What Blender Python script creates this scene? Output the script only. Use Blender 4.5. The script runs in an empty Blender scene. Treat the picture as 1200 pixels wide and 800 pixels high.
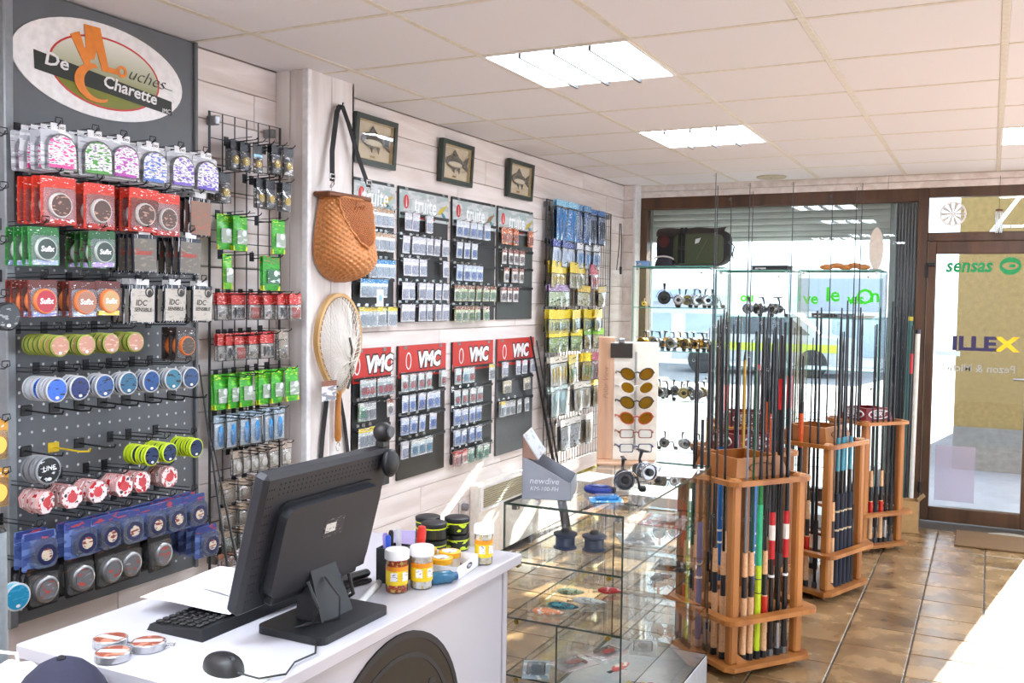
import bpy, bmesh, math, random
from mathutils import Vector, Matrix
random.seed(7)
SC = bpy.context.scene
COL = SC.collection
PI = math.pi

# ------------------------------------------------------------------ camera, world, sun, exposure
def cam():
    yaw, pitch, roll = -0.4629, -0.0445, 0.0135
    f = Vector((math.sin(yaw)*math.cos(pitch), math.cos(yaw)*math.cos(pitch), math.sin(pitch)))
    r = Vector((math.cos(yaw), -math.sin(yaw), 0)); u = r.cross(f)
    r2 = r*math.cos(roll)+u*math.sin(roll); u2 = -r*math.sin(roll)+u*math.cos(roll)
    c = bpy.data.cameras.new('camera'); o = bpy.data.objects.new('camera', c); COL.objects.link(o)
    c.sensor_width = 36; c.sensor_fit = 'HORIZONTAL'; c.lens = 1123.9/1200*36
    c.clip_start = 0.02; c.clip_end = 200
    m = Matrix((r2, u2, -f)).transposed().to_4x4(); m.translation = (0, 0, 1.57)
    o.matrix_world = m
    SC.camera = o
cam()
W = bpy.data.worlds.new('sky'); SC.world = W; W.use_nodes = True
_bg = W.node_tree.nodes['Background']
_bg.inputs[0].default_value = (0.72, 0.86, 1.0, 1); _bg.inputs[1].default_value = 3.4
_sl = bpy.data.lights.new('sun', 'SUN'); _so = bpy.data.objects.new('sun', _sl); COL.objects.link(_so)
_sl.energy = 40.0; _sl.angle = 0.009; _sl.color = (1.0, 0.95, 0.88)
_so.rotation_euler = Vector((-.165, -1.0, -.52)).to_track_quat('-Z', 'Y').to_euler()
_so.location = (3, 20, 12)
SC.view_settings.view_transform = 'Standard'; SC.view_settings.look = 'None'
SC.view_settings.exposure = 0.42; SC.view_settings.gamma = 1.0; SC.view_settings.use_curve_mapping = False
SC.cycles.transparent_max_bounces = 64; SC.cycles.max_bounces = 10; SC.cycles.diffuse_bounces = 5
PANEL = 24.0     # emission strength of the ceiling light tubes

# ------------------------------------------------------------------ materials
def lin(c):
    if isinstance(c, str):
        c = tuple(int(c[i:i+2], 16) for i in (1, 3, 5))
    return tuple(((v/255)/12.92 if v/255 <= .04045 else ((v/255+.055)/1.055)**2.4) for v in c)
MATS = {}
def _nodes(name):
    m = bpy.data.materials.new(name); m.use_nodes = True
    return m, m.node_tree.nodes, m.node_tree.links, m.node_tree.nodes['Principled BSDF']
def mat(col, rough=.5, metal=0, var=.08, scale=40., bump=0., spec=None, coat=0., emit=None):
    key = ('m', str(col), rough, metal, var, scale, bump, spec, coat, emit)
    if key in MATS: return MATS[key]
    m, N, L, P = _nodes('mat_%d' % len(MATS))
    c = lin(col)
    n = N.new('ShaderNodeTexNoise'); n.inputs['Scale'].default_value = scale; n.inputs['Detail'].default_value = 3
    tc = N.new('ShaderNodeTexCoord'); L.new(tc.outputs['Object'], n.inputs['Vector'])
    r = N.new('ShaderNodeValToRGB'); L.new(n.outputs['Fac'], r.inputs['Fac'])
    r.color_ramp.elements[0].position = .3; r.color_ramp.elements[1].position = .7
    r.color_ramp.elements[0].color = (*[v*(1-var) for v in c], 1); r.color_ramp.elements[1].color = (*[min(1, v*(1+var)) for v in c], 1)
    L.new(r.outputs['Color'], P.inputs['Base Color'])
    P.inputs['Roughness'].default_value = rough; P.inputs['Metallic'].default_value = metal
    if spec is not None: P.inputs['Specular IOR Level'].default_value = spec
    if coat: P.inputs['Coat Weight'].default_value = coat
    if bump:
        b = N.new('ShaderNodeBump'); b.inputs['Strength'].default_value = bump; b.inputs['Distance'].default_value = .002
        L.new(n.outputs['Fac'], b.inputs['Height']); L.new(b.outputs['Normal'], P.inputs['Normal'])
    if emit:
        P.inputs['Emission Color'].default_value = (*c, 1); P.inputs['Emission Strength'].default_value = emit
    MATS[key] = m; return m
def inkmat(base, ink, scale=90., amt=.5, ink2=None, rough=.35, stretch=(1, .55, 1.9)):
    """printed card: patches of ink that read as small print"""
    key = ('i', str(base), str(ink), scale, amt, str(ink2), rough, stretch)
    if key in MATS: return MATS[key]
    m, N, L, P = _nodes('print_%d' % len(MATS))
    tc = N.new('ShaderNodeTexCoord'); mp = N.new('ShaderNodeMapping'); mp.inputs['Scale'].default_value = stretch
    oi = N.new('ShaderNodeObjectInfo'); L.new(oi.outputs['Random'], mp.inputs['Location'])
    L.new(tc.outputs['Object'], mp.inputs['Vector'])
    n = N.new('ShaderNodeTexNoise'); n.inputs['Scale'].default_value = scale; n.inputs['Detail'].default_value = 2
    L.new(mp.outputs['Vector'], n.inputs['Vector'])
    r = N.new('ShaderNodeValToRGB'); r.color_ramp.interpolation = 'CONSTANT'
    e = r.color_ramp.elements
    e[0].color = (*lin(base), 1); e[1].position = 1-amt; e[1].color = (*lin(ink), 1)
    if ink2:
        k = e.new(max(.02, amt-.08)); k.color = (*lin(base), 1); e[0].color = (*lin(ink2), 1)
    L.new(n.outputs['Fac'], r.inputs['Fac']); L.new(r.outputs['Color'], P.inputs['Base Color'])
    P.inputs['Roughness'].default_value = rough
    MATS[key] = m; return m
def glass(tint=(1, 1, 1), refl=1.0, rough=0.0, body=0.0, bodycol=(1, 1, 1), ior=1.45):
    key = ('g', tint, refl, rough, body, bodycol, ior)
    if key in MATS: return MATS[key]
    m, N, L, P = _nodes('glass_%d' % len(MATS)); N.remove(P)
    out = N['Material Output']
    t = N.new('ShaderNodeBsdfTransparent'); t.inputs[0].default_value = (*tint, 1)
    g = N.new('ShaderNodeBsdfGlossy'); g.inputs['Roughness'].default_value = rough
    fr = N.new('ShaderNodeFresnel'); fr.inputs['IOR'].default_value = ior
    mu = N.new('ShaderNodeMath'); mu.operation = 'MULTIPLY'; mu.inputs[1].default_value = refl; L.new(fr.outputs[0], mu.inputs[0])
    mx = N.new('ShaderNodeMixShader'); L.new(mu.outputs[0], mx.inputs[0])
    base = t
    if body:
        d = N.new('ShaderNodeBsdfDiffuse'); nz = N.new('ShaderNodeTexNoise'); nz.inputs['Scale'].default_value = 60
        tc = N.new('ShaderNodeTexCoord'); L.new(tc.outputs['Object'], nz.inputs['Vector'])
        mc = N.new('ShaderNodeMix'); mc.data_type = 'RGBA'; mc.inputs[6].default_value = (*[v*.8 for v in bodycol], 1); mc.inputs[7].default_value = (*bodycol, 1)
        L.new(nz.outputs['Fac'], mc.inputs[0]); L.new(mc.outputs[2], d.inputs[0])
        mb = N.new('ShaderNodeMixShader'); mb.inputs[0].default_value = body
        L.new(t.outputs[0], mb.inputs[1]); L.new(d.outputs[0], mb.inputs[2]); base = mb
    L.new(base.outputs[0], mx.inputs[1]); L.new(g.outputs[0], mx.inputs[2]); L.new(mx.outputs[0], out.inputs[0])
    MATS[key] = m; return m
def woodmat(c1, c2, scale=6., stretch=(1, 1, 1), rough=.45, bump=.15, rnd=.08):
    key = ('w', str(c1), str(c2), scale, stretch, rough, bump, rnd)
    if key in MATS: return MATS[key]
    m, N, L, P = _nodes('wood_%d' % len(MATS))
    tc = N.new('ShaderNodeTexCoord'); mp = N.new('ShaderNodeMapping'); mp.inputs['Scale'].default_value = stretch
    oi = N.new('ShaderNodeObjectInfo'); L.new(tc.outputs['Object'], mp.inputs['Vector'])
    ml = N.new('ShaderNodeMath'); ml.operation = 'MULTIPLY'; ml.inputs[1].default_value = 13; L.new(oi.outputs['Random'], ml.inputs[0])
    L.new(ml.outputs[0], mp.inputs['Location'])
    n = N.new('ShaderNodeTexNoise'); n.inputs['Scale'].default_value = scale; n.inputs['Detail'].default_value = 6; n.inputs['Distortion'].default_value = .6
    L.new(mp.outputs['Vector'], n.inputs['Vector'])
    r = N.new('ShaderNodeValToRGB'); r.color_ramp.elements[0].position = .33; r.color_ramp.elements[1].position = .66
    r.color_ramp.elements[0].color = (*lin(c2), 1); r.color_ramp.elements[1].color = (*lin(c1), 1)
    L.new(n.outputs['Fac'], r.inputs['Fac'])
    hs = N.new('ShaderNodeHueSaturation'); L.new(r.outputs['Color'], hs.inputs['Color'])
    mr = N.new('ShaderNodeMapRange'); mr.inputs[3].default_value = 1-rnd; mr.inputs[4].default_value = 1+rnd
    L.new(oi.outputs['Random'], mr.inputs[0]); L.new(mr.outputs[0], hs.inputs['Value'])
    L.new(hs.outputs['Color'], P.inputs['Base Color']); P.inputs['Roughness'].default_value = rough
    b = N.new('ShaderNodeBump'); b.inputs['Strength'].default_value = bump; b.inputs['Distance'].default_value = .002
    L.new(n.outputs['Fac'], b.inputs['Height']); L.new(b.outputs['Normal'], P.inputs['Normal'])
    MATS[key] = m; return m

BLACK = mat('#1a1a1c', .45); STEEL = mat('#8d8f92', .3, 1.0); CHROME = mat('#d0d2d4', .15, 1.0); DARKMETAL = mat('#2b2c2f', .4, .6)
WHITE = mat('#ebe9ea', .4); CLEAR = glass(tint=(.93, .94, .95), refl=1.3, rough=.08); PLASTIC = glass(tint=(.96, .97, .98), refl=1.5, rough=.1, body=.07)
GLASS = glass(tint=(.96, .985, .97), refl=1.0); GEDGE = mat('#5f9c8d', .15, 0, .2, 30, spec=.8); WINGLASS = glass(tint=(.97, .98, .98), refl=.8)
PINE = woodmat('#b0743a', '#8a4f1e', 7, (1, 1, .12), .4)
BROWNFRAME = woodmat('#5b3c26', '#3d2716', 9, (1, 1, .15), .4)

# ------------------------------------------------------------------ geometry builder
class G:
    def __init__(s): s.V = []; s.F = []; s.M = []
    def add(s, V, F, mi=0):
        b = len(s.V); s.V += [tuple(v) for v in V]; s.F += [tuple(b+i for i in f) for f in F]; s.M += [mi]*len(F); return s
    def box(s, x0, x1, y0, y1, z0, z1, mi=0):
        V = [(x, y, z) for x in (x0, x1) for y in (y0, y1) for z in (z0, z1)]
        return s.add(V, [(0, 1, 3, 2), (4, 6, 7, 5), (0, 4, 5, 1), (2, 3, 7, 6), (0, 2, 6, 4), (1, 5, 7, 3)], mi)
    def rbox(s, x0, x1, y0, y1, z0, z1, b=.004, mi=0):
        cx, cy, cz = (x0+x1)/2, (y0+y1)/2, (z0+z1)/2; hx, hy, hz = (x1-x0)/2, (y1-y0)/2, (z1-z0)/2
        b = min(b, hx*.9, hy*.9, hz*.9); V = []; idx = {}
        for sx in (-1, 1):
            for sy in (-1, 1):
                for sz in (-1, 1):
                    for k in range(3):
                        h = [hx-b, hy-b, hz-b]; h[k] = (hx, hy, hz)[k]
                        idx[(sx, sy, sz, k)] = len(V); V.append((cx+sx*h[0], cy+sy*h[1], cz+sz*h[2]))
        F = []
        for k in range(3):
            for sg in (-1, 1):
                a, c = [i for i in range(3) if i != k]; q = []
                for (p, r) in ((-1, -1), (1, -1), (1, 1), (-1, 1)):
                    t = [0, 0, 0]; t[k] = sg; t[a] = p; t[c] = r; q.append(idx[(*t, k)])
                F.append(q)
        for k in range(3):
            a, c = [i for i in range(3) if i != k]
            for p in (-1, 1):
                for r in (-1, 1):
                    t0 = [0, 0, 0]; t1 = [0, 0, 0]; t0[k] = -1; t1[k] = 1
                    for t in (t0, t1): t[a] = p; t[c] = r
                    F.append((idx[(*t0, a)], idx[(*t1, a)], idx[(*t1, c)], idx[(*t0, c)]))
        for sx in (-1, 1):
            for sy in (-1, 1):
                for sz in (-1, 1): F.append(tuple(idx[(sx, sy, sz, k)] for k in range(3)))
        return s.add(V, F, mi)
    def cyl(s, p0, p1, r0, r1=None, n=12, mi=0, caps=True):
        if r1 is None: r1 = r0
        p0 = Vector(p0); p1 = Vector(p1); d = (p1-p0)
        if d.length < 1e-9: return s
        d.normalize(); a = d.orthogonal().normalized(); b = d.cross(a); V = []
        for p, r in ((p0, r0), (p1, r1)):
            for i in range(n):
                t = 2*PI*i/n; V.append(p+(a*math.cos(t)+b*math.sin(t))*r)
        F = [(i, (i+1) % n, n+(i+1) % n, n+i) for i in range(n)]
        if caps: F += [tuple(range(n-1, -1, -1)), tuple(range(n, 2*n))]
        return s.add(V, F, mi)
    def tube(s, pts, r, n=6, mi=0, closed=False):
        pts = [Vector(p) for p in pts]; k = len(pts); V = []; prev = None
        for i, p in enumerate(pts):
            d = (pts[(i+1) % k]-pts[i-1]) if closed else (pts[min(i+1, k-1)]-pts[max(i-1, 0)])
            d.normalize()
            a = d.orthogonal().normalized() if prev is None else (prev-d*prev.dot(d)).normalized()
            prev = a; b = d.cross(a); rr = r[i] if isinstance(r, (list, tuple)) else r
            for j in range(n):
                t = 2*PI*j/n; V.append(p+(a*math.cos(t)+b*math.sin(t))*rr)
        F = []
        for i in range(k if closed else k-1):
            i2 = (i+1) % k
            for j in range(n): F.append((i*n+j, i*n+(j+1) % n, i2*n+(j+1) % n, i2*n+j))
        if not closed: F += [tuple(range(n-1, -1, -1)), tuple(range((k-1)*n, k*n))]
        return s.add(V, F, mi)
    def lathe(s, prof, n=20, o=(0, 0, 0), axis='z', mi=0):
        V = []; F = []
        def pt(r, h, t):
            a, b = r*math.cos(t), r*math.sin(t)
            if axis == 'z': return (o[0]+a, o[1]+b, o[2]+h)
            if axis == 'x': return (o[0]+h, o[1]+a, o[2]+b)
            return (o[0]+a, o[1]-h, o[2]+b)
        for r, h in prof:
            for i in range(n): V.append(pt(max(r, 1e-5), h, 2*PI*i/n))
        for k in range(len(prof)-1):
            for i in range(n): F.append((k*n+i, k*n+(i+1) % n, (k+1)*n+(i+1) % n, (k+1)*n+i))
        F += [tuple(range(n-1, -1, -1)), tuple(range((len(prof)-1)*n, len(prof)*n))]
        return s.add(V, F, mi)
    def plate(s, poly, n0, n1, plane='x', mi=0):
        """extrude a (u,v) outline; plane x: u=y, v=z, depth along x ; plane y: u=x, v=z, depth toward -y ; plane z: u=x, v=y"""
        k = len(poly); V = []
        for n in (n0, n1):
            for (u, v) in poly:
                V.append((n, u, v) if plane == 'x' else ((u, -n, v) if plane == 'y' else (u, v, n)))
        F = [tuple(range(k-1, -1, -1)), tuple(range(k, 2*k))]+[(i, (i+1) % k, k+(i+1) % k, k+i) for i in range(k)]
        return s.add(V, F, mi)
    def ringplate(s, po, pi, n0, n1, plane='x', mi=0):
        k = len(po); V = []
        f = (lambda n, u, v: (n, u, v)) if plane == 'x' else ((lambda n, u, v: (u, -n, v)) if plane == 'y' else (lambda n, u, v: (u, v, n)))
        for n in (n0, n1):
            for P in (po, pi):
                for (u, v) in P: V.append(f(n, u, v))
        F = []
        for i in range(k):
            j = (i+1) % k
            F += [(i, j, k+j, k+i), (2*k+i, 3*k+i, 3*k+j, 2*k+j), (i, 2*k+i, 2*k+j, j), (k+i, k+j, 3*k+j, 3*k+i)]
        return s.add(V, F, mi)
    def ellipsoid(s, c, r, nu=16, nv=10, mi=0, f=None):
        V = []; F = []
        for j in range(nv+1):
            ph = PI*j/nv
            for i in range(nu):
                t = 2*PI*i/nu; v = Vector((math.sin(ph)*math.cos(t), math.sin(ph)*math.sin(t), math.cos(ph)))
                if f: v = f(v)
                V.append((c[0]+r[0]*v[0], c[1]+r[1]*v[1], c[2]+r[2]*v[2]))
        for j in range(nv):
            for i in range(nu): F.append((j*nu+i, (j+1)*nu+i, (j+1)*nu+(i+1) % nu, j*nu+(i+1) % nu))
        return s.add(V, F, mi)
    def grid(s, fn, nu, nv, mi=0, closeu=False):
        V = []; F = []; w = nu if closeu else nu+1
        for j in range(nv+1):
            for i in range(w): V.append(fn(i/nu, j/nv))
        for j in range(nv):
            for i in range(nu):
                i2 = (i+1) % w; F.append((j*w+i, j*w+i2, (j+1)*w+i2, (j+1)*w+i))
        return s.add(V, F, mi)
    def xf(s, M):
        s.V = [tuple(M @ Vector(v)) for v in s.V]; return s
    def mesh(s, name, mats, smooth=False, fix=True):
        me = bpy.data.meshes.new(name); me.from_pydata(s.V, [], s.F)
        for m in (mats if isinstance(mats, (list, tuple)) else [mats]): me.materials.append(m)
        me.polygons.foreach_set('material_index', s.M)
        if fix:
            bm = bmesh.new(); bm.from_mesh(me); bmesh.ops.recalc_face_normals(bm, faces=bm.faces); bm.to_mesh(me); bm.free()
        if smooth:
            me.polygons.foreach_set('use_smooth', [True]*len(me.polygons))
            if smooth != 'full':
                try: me.set_sharp_from_angle(angle=math.radians(40))
                except Exception: pass
        me.update(); return me
def rect(u, v, w, h): return [(u-w/2, v-h/2), (u+w/2, v-h/2), (u+w/2, v+h/2), (u-w/2, v+h/2)]
def circ(u, v, r, n=20, rv=None):
    rv = rv or r
    return [(u+r*math.cos(2*PI*i/n), v+rv*math.sin(2*PI*i/n)) for i in range(n)]
def rrect(u, v, w, h, r, n=4):
    P = []
    for (cx, cy, a) in ((1, -1, -90), (1, 1, 0), (-1, 1, 90), (-1, -1, 180)):
        for i in range(n+1):
            t = math.radians(a+90*i/n); P.append((u+cx*(w/2-r)+r*math.cos(t), v+cy*(h/2-r)+r*math.sin(t)))
    return P
def arch(u, v, w, h, n=8):
    r = w/2; y = v+h/2-r*.8
    return [(u-w/2, v-h/2), (u+w/2, v-h/2)]+[(u+r*math.cos(PI*i/n), y+r*.8*math.sin(PI*i/n)) for i in range(n+1)]

def ob(name, me, parent=None, loc=None, rot=None):
    o = bpy.data.objects.new(name, me); COL.objects.link(o)
    if parent: o.parent = parent
    if loc: o.location = loc
    if rot: o.rotation_euler = rot
    return o
def part(name, g, m, parent, smooth=False, label=None, kind=None, loc=None, rot=None):
    o = ob(name, g.mesh(name, m, smooth) if isinstance(g, G) else g, parent, loc, rot)
    if label: o['label'] = label
    if kind: o['kind'] = kind
    return o
def tag(o, label, cat, group=None):
    o['label'] = label; o['category'] = cat
    if group: o['group'] = group
    return o
def thing(name, label, cat, loc=(0, 0, 0), rotz=0, group=None):
    o = bpy.data.objects.new(name, None); COL.objects.link(o); o.empty_display_size = .05
    o.location = loc; o.rotation_euler = (0, 0, rotz); return tag(o, label, cat, group)
def struct(name, g, m, label=None, smooth=False):
    o = ob(name, g.mesh(name, m, smooth)); o['kind'] = 'structure'
    if label: o['label'] = label
    return o
# spec = (name, mesh, [(childname, mesh, [(subname, mesh)])]) : shared meshes, one object per instance
TINY = ('hooks', 'guides', 'beads')     # too fine to pick apart in the photograph
def inst(spec, loc, label, cat, group=None, rot=(0, 0, 0), scale=None):
    r = ob(spec[0], spec[1], None, loc, rot); tag(r, label, cat, group)
    if scale: r.scale = scale
    for ch in spec[2]:
        c = ob(ch[0], ch[1], r)
        if ch[0] in TINY: c['kind'] = 'stuff'
        for sb in (ch[2] if len(ch) > 2 else ()):
            d = ob(sb[0], sb[1], c)
            if sb[0] in TINY: d['kind'] = 'stuff'
    return r
def txt(s, size, m, plane='x', depth=.0006, shear=0., bold=0., at=(0, 0, 0), squash=1., mirror=False, rot=0., align='CENTER'):
    """lettering as a mesh; plane x reads from +x, plane y reads from -y, plane z reads from above"""
    cu = bpy.data.curves.new('lettering', 'FONT'); cu.body = s; cu.size = size; cu.shear = shear; cu.offset = bold; cu.extrude = depth
    cu.align_x = align; cu.align_y = 'CENTER'; cu.resolution_u = 2
    o = bpy.data.objects.new('lettering', cu); me = bpy.data.meshes.new_from_object(o)
    bpy.data.objects.remove(o); bpy.data.curves.remove(cu)
    c, sn = math.cos(rot), math.sin(rot)
    for v in me.vertices:
        x, y, z = v.co; x *= squash*(-1 if mirror else 1); x, y = x*c-y*sn, x*sn+y*c
        v.co = ((at[0]+z, at[1]+x, at[2]+y) if plane == 'x' else ((at[0]+x, at[1]-z, at[2]+y) if plane == 'y' else (at[0]+x, at[1]+y, at[2]+z)))
    me.materials.clear(); me.materials.append(m); me.name = 'lettering'
    return me
ORD = ['first', 'second', 'third', 'fourth', 'fifth', 'sixth', 'seventh', 'eighth', 'ninth', 'tenth', 'eleventh', 'twelfth', 'thirteenth', 'fourteenth', 'fifteenth', 'sixteenth', 'seventeenth', 'eighteenth', 'nineteenth', 'twentieth']

# ================================================================== THE ROOM
XW, YF, H = -2.70, 7.55, 2.50
PLANK = woodmat('#f0e8e5', '#dccfc9', 5, (3, .35, 3), .5, .12, .03)
PLANKV = woodmat('#e9e4e2', '#d6ccc8', 5, (3, 3, .3), .5, .1, .02)
# left wall: backing slab plus single planks
wl = struct('wall_left', G().box(XW-.1, XW-.018, -2.2, YF+.2, 0, H+.05), mat('#b5a59c', .8), 'whitewashed plank wall carrying the displays')
pm = {}
def plank_mesh(L, w):
    k = (round(L, 3), w)
    if k not in pm: pm[k] = G().rbox(0, .018, 0, L, 0, w, .0022).mesh('plank', PLANK)
    return pm[k]
z = 0.0; row = 0
while z < H-.01:
    w = min(.137, H-z-.003); y = -2.2+(-.9 if row % 2 else -.2)-(row*.37 % .6)
    while y < YF:
        L = 1.985; y0 = max(y, -2.2); y1 = min(y+L, YF)
        if y1-y0 > .05: ob('plank', plank_mesh(y1-y0-.0, w), wl, (XW-.018, y0, z))
        y += L+.003
    z += .14; row += 1
# floor tiles
FT = bpy.data.materials.new('floor_tile_glaze'); FT.use_nodes = True
def _ft():
    N, L = FT.node_tree.nodes, FT.node_tree.links; P = N['Principled BSDF']
    tc = N.new('ShaderNodeTexCoord'); oi = N.new('ShaderNodeObjectInfo')
    ad = N.new('ShaderNodeVectorMath'); ad.operation = 'ADD'; L.new(tc.outputs['Object'], ad.inputs[0])
    ml = N.new('ShaderNodeMath'); ml.operation = 'MULTIPLY'; ml.inputs[1].default_value = 9; L.new(oi.outputs['Random'], ml.inputs[0]); L.new(ml.outputs[0], ad.inputs[1])
    n = N.new('ShaderNodeTexNoise'); n.inputs['Scale'].default_value = 5; n.inputs['Detail'].default_value = 5; L.new(ad.outputs[0], n.inputs['Vector'])
    r = N.new('ShaderNodeValToRGB'); e = r.color_ramp.elements
    e[0].position = .32; e[0].color = (*lin('#64492f'), 1); e[1].position = .7; e[1].color = (*lin('#a3825a'), 1); L.new(n.outputs['Fac'], r.inputs['Fac'])
    hs = N.new('ShaderNodeHueSaturation'); mr = N.new('ShaderNodeMapRange'); mr.inputs[3].default_value = .86; mr.inputs[4].default_value = 1.12
    L.new(oi.outputs['Random'], mr.inputs[0]); L.new(mr.outputs[0], hs.inputs['Value']); L.new(r.outputs['Color'], hs.inputs['Color'])
    L.new(hs.outputs['Color'], P.inputs['Base Color'])
    r2 = N.new('ShaderNodeMapRange'); r2.inputs[3].default_value = .16; r2.inputs[4].default_value = .36; L.new(n.outputs['Fac'], r2.inputs[0]); L.new(r2.outputs[0], P.inputs['Roughness'])
    b = N.new('ShaderNodeBump'); b.inputs['Strength'].default_value = .12; b.inputs['Distance'].default_value = .003; L.new(n.outputs['Fac'], b.inputs['Height']); L.new(b.outputs['Normal'], P.inputs['Normal'])
_ft()
fl = struct('floor', G().box(-2.8, 2.6, -2.3, YF+.1, -.1, -.006), mat('#4c4238', .7), 'brown glazed tile floor')
TX, TY = .293, .2955
tm = G().rbox(0, TX-.007, 0, TY-.007, -.02, 0, .003).mesh('tile', FT)
cnt = 0
for j in range(-5, 11):
    for i in range(-9, 8):
        x = .0126+i*TX; y = 4.314+j*TY
        if x < XW-.01 or y+TY > YF or x > 2.3: continue
        ob('tile', tm, fl, (x+.0035, y+.0035, 0)); cnt += 1
g = G()
for j in range(-22, -5):
    for i in range(-9, 8):
        x = .0126+i*TX; y = 4.314+j*TY
        if -2.7 < x < 2.3: g.box(x+.0035, x+TX-.0035, y+.0035, y+TY-.0035, -.02, 0)
part('near_tiles', g, FT, fl, kind='stuff')
# ceiling: tiles and T bars on a 0.6 grid
GX, GY = -1.788, 2.678
def rx(y): return 2.12+.165*(y-5.37)
cl = struct('ceiling', G().plate([(-2.85, -2.35), (rx(-2.35)+.12, -2.35), (rx(YF+.1)+.12, YF+.1), (-2.85, YF+.1)], H+.012, H+.06, 'z'), mat('#c9c2be', .9), 'suspended ceiling of white mineral tiles')
LIGHTS = [(0, 1), (0, 4), (3, 5), (3, -1), (0, -3), (2, -5), (0, -6), (2, -7), (-1, -4)]  # entries after the door light are unseen panels added to brighten the room
CT = mat('#e4e3e8', .95, 0, .04, 320, .4)
ctm = G().rbox(-.289, .289, -.289, .289, .0, .012, .003).mesh('ceiling_tile', CT)
BARM = mat('#d8d2c6', .5)
for j in range(-8, 9):
    for i in range(-2, 8):
        x = GX+(i+.5)*.6; y = GY+(j+.5)*.6
        if (i, j) in LIGHTS: continue
        if x < XW or y+.3 > YF+.35 or x+.3 > rx(y)+.2: continue
        if i == -2:
            o = ob('ceiling_tile', ctm, cl, (XW+(GX-.6-XW)/2, y, H)); o.scale = ((GX-.6-XW)/.6, 1, 1); continue
        o = ob('ceiling_tile', ctm, cl, (x, y, H))
        if y+.3 > YF: o.scale = (1, (YF-(y-.3))/.6, 1); o.location.y = (y-.3+YF)/2
g = G()
for i in range(-1, 7): part('ceiling_bar', G().rbox(GX+i*.6-.012, GX+i*.6+.012, max(-2.2, 5.37+(GX+i*.6-2.12)/.165), YF, H-.002, H+.011, .001), BARM, cl)
for j in range(-8, 9): part('ceiling_bar', G().rbox(XW, rx(GY+j*.6), GY+j*.6-.010, GY+j*.6+.010, H-.0015, H+.010, .001), BARM, cl)
# pillar on the left wall: boards
pl = struct('wall_pillar', G().box(XW, -2.548, 3.19, 3.475, 0, H), mat('#cbbfb8', .8), 'whitewashed boxed pillar beside the wire grid')
for (x0, x1, y0, y1) in ((XW, -2.628, 3.172, 3.19), (-2.624, -2.532, 3.172, 3.19), (-2.548, -2.532, 3.19, 3.33), (-2.548, -2.532, 3.333, 3.49), (XW, -2.532, 3.475, 3.49)):
    part('board', G().rbox(x0, x1, y0, y1, 0, H, .002), PLANKV, pl)
part('corner_trim', G().rbox(-2.56, -2.529, 3.169, 3.195, 0, H, .003), WHITE, pl)
# far wall pieces
wf = struct('wall_far', G().box(-2.8, -2.60, YF-.02, YF+.14, 0, H).box(-2.60, 2.5, YF-.02, YF+.14, 2.405, H), mat('#bba89e', .8), 'plank strip above the shop window')
for k, (z0, z1) in enumerate(((2.405, 2.452), (2.455, 2.50))):
    for q in range(3): part('plank', G().rbox(-2.60+q*1.9, -2.60+q*1.9+1.897, YF-.036, YF-.02, z0, z1, .002), PLANK, wf)
for k in range(18): part('plank', G().rbox(XW, -2.60, YF-.136, YF-.02, k*.14, min(k*.14+.137, H), .002), PLANK, wf)
part('corner_trim', G().rbox(-2.615, -2.59, YF-.15, YF-.03, 0, H, .003), WHITE, wf)
# wall behind the camera and a right wall slanted and glazed for the light (both out of frame)
struct('wall_back', G().box(-2.8, 1.0, -2.4, -2.2, 0, H+.06), mat('#f0edec', .8), 'plain wall behind the camera')
g = G()
def seg(y0, y1, z0, z1, t=.12):
    V = [(rx(y0), y0, z0), (rx(y1), y1, z0), (rx(y1)+t, y1, z0), (rx(y0)+t, y0, z0)]
    V += [(a, b, z1) for a, b, c in V]
    g.add(V, [(3, 2, 1, 0), (4, 5, 6, 7), (0, 1, 5, 4), (1, 2, 6, 5), (2, 3, 7, 6), (3, 0, 4, 7)])
seg(-2.2, YF, 2.28, H+.06); seg(-2.2, YF, 0, .12); seg(-2.2, 2.5, .12, 2.28); seg(YF-.25, YF, .12, 2.28)
struct('wall_right', g, mat('#e3dcd8', .8), 'unseen right wall, its slant and glazing made up for the light')
wr = struct('window_added', G().add([(rx(2.5)+.05, 2.5, .12), (rx(YF-.25)+.05, YF-.25, .12), (rx(YF-.25)+.05, YF-.25, 2.28), (rx(2.5)+.05, 2.5, 2.28)], [(0, 1, 2, 3)]), WINGLASS, 'unseen side glazing added to let in sky light')  # added glazing, kept only for its sky fill

# window with rolling shutter
w1 = struct('window_1', G().rbox(-2.60, -.44, YF-.03, YF+.06, 2.31, 2.405, .004), BROWNFRAME, 'brown framed shop window with half lowered shutter')
part('jamb', G().rbox(-2.60, -2.535, YF-.03, YF+.06, 0, 2.31, .004), BROWNFRAME, w1)
part('sill', G().rbox(-2.535, -.50, YF-.03, YF+.06, 0, .16, .004), BROWNFRAME, w1)
part('pane', G().box(-2.535, -.50, YF+.012, YF+.018, .16, 2.31), WINGLASS, w1)
SH = mat('#aab4ae', .45, .2, .06, 8)
sh = thing('rolling_shutter', 'grey-green rolling shutter half lowered behind the shop window', 'shutter', (-1.62, YF+.16, 2.05))
part('end_bar', G().rbox(-.93, .93, -.012, .014, .0, .03, .004), SH, sh)
for k in range(7): part('slat', G().lathe([(.0, -.93), (.027, -.93), (.027, .93), (0, .93)], 8, (0, 0, 0), 'x').xf(Matrix.Translation((0, 0, .055+k*.05)) @ Matrix.Diagonal((1, .28, 1, 1))), SH, sh)
for sx in (-1, 1): part('guide_rail', G().rbox(sx*.945-.02, sx*.945+.02, -.03, .03, -2.05, .40, .003), mat('#7d8683', .4, .4), sh)
gp = thing('side_grille', 'dark grey slatted side panel between window and door', 'grille', (-.58, YF+.2, 0))
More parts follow.
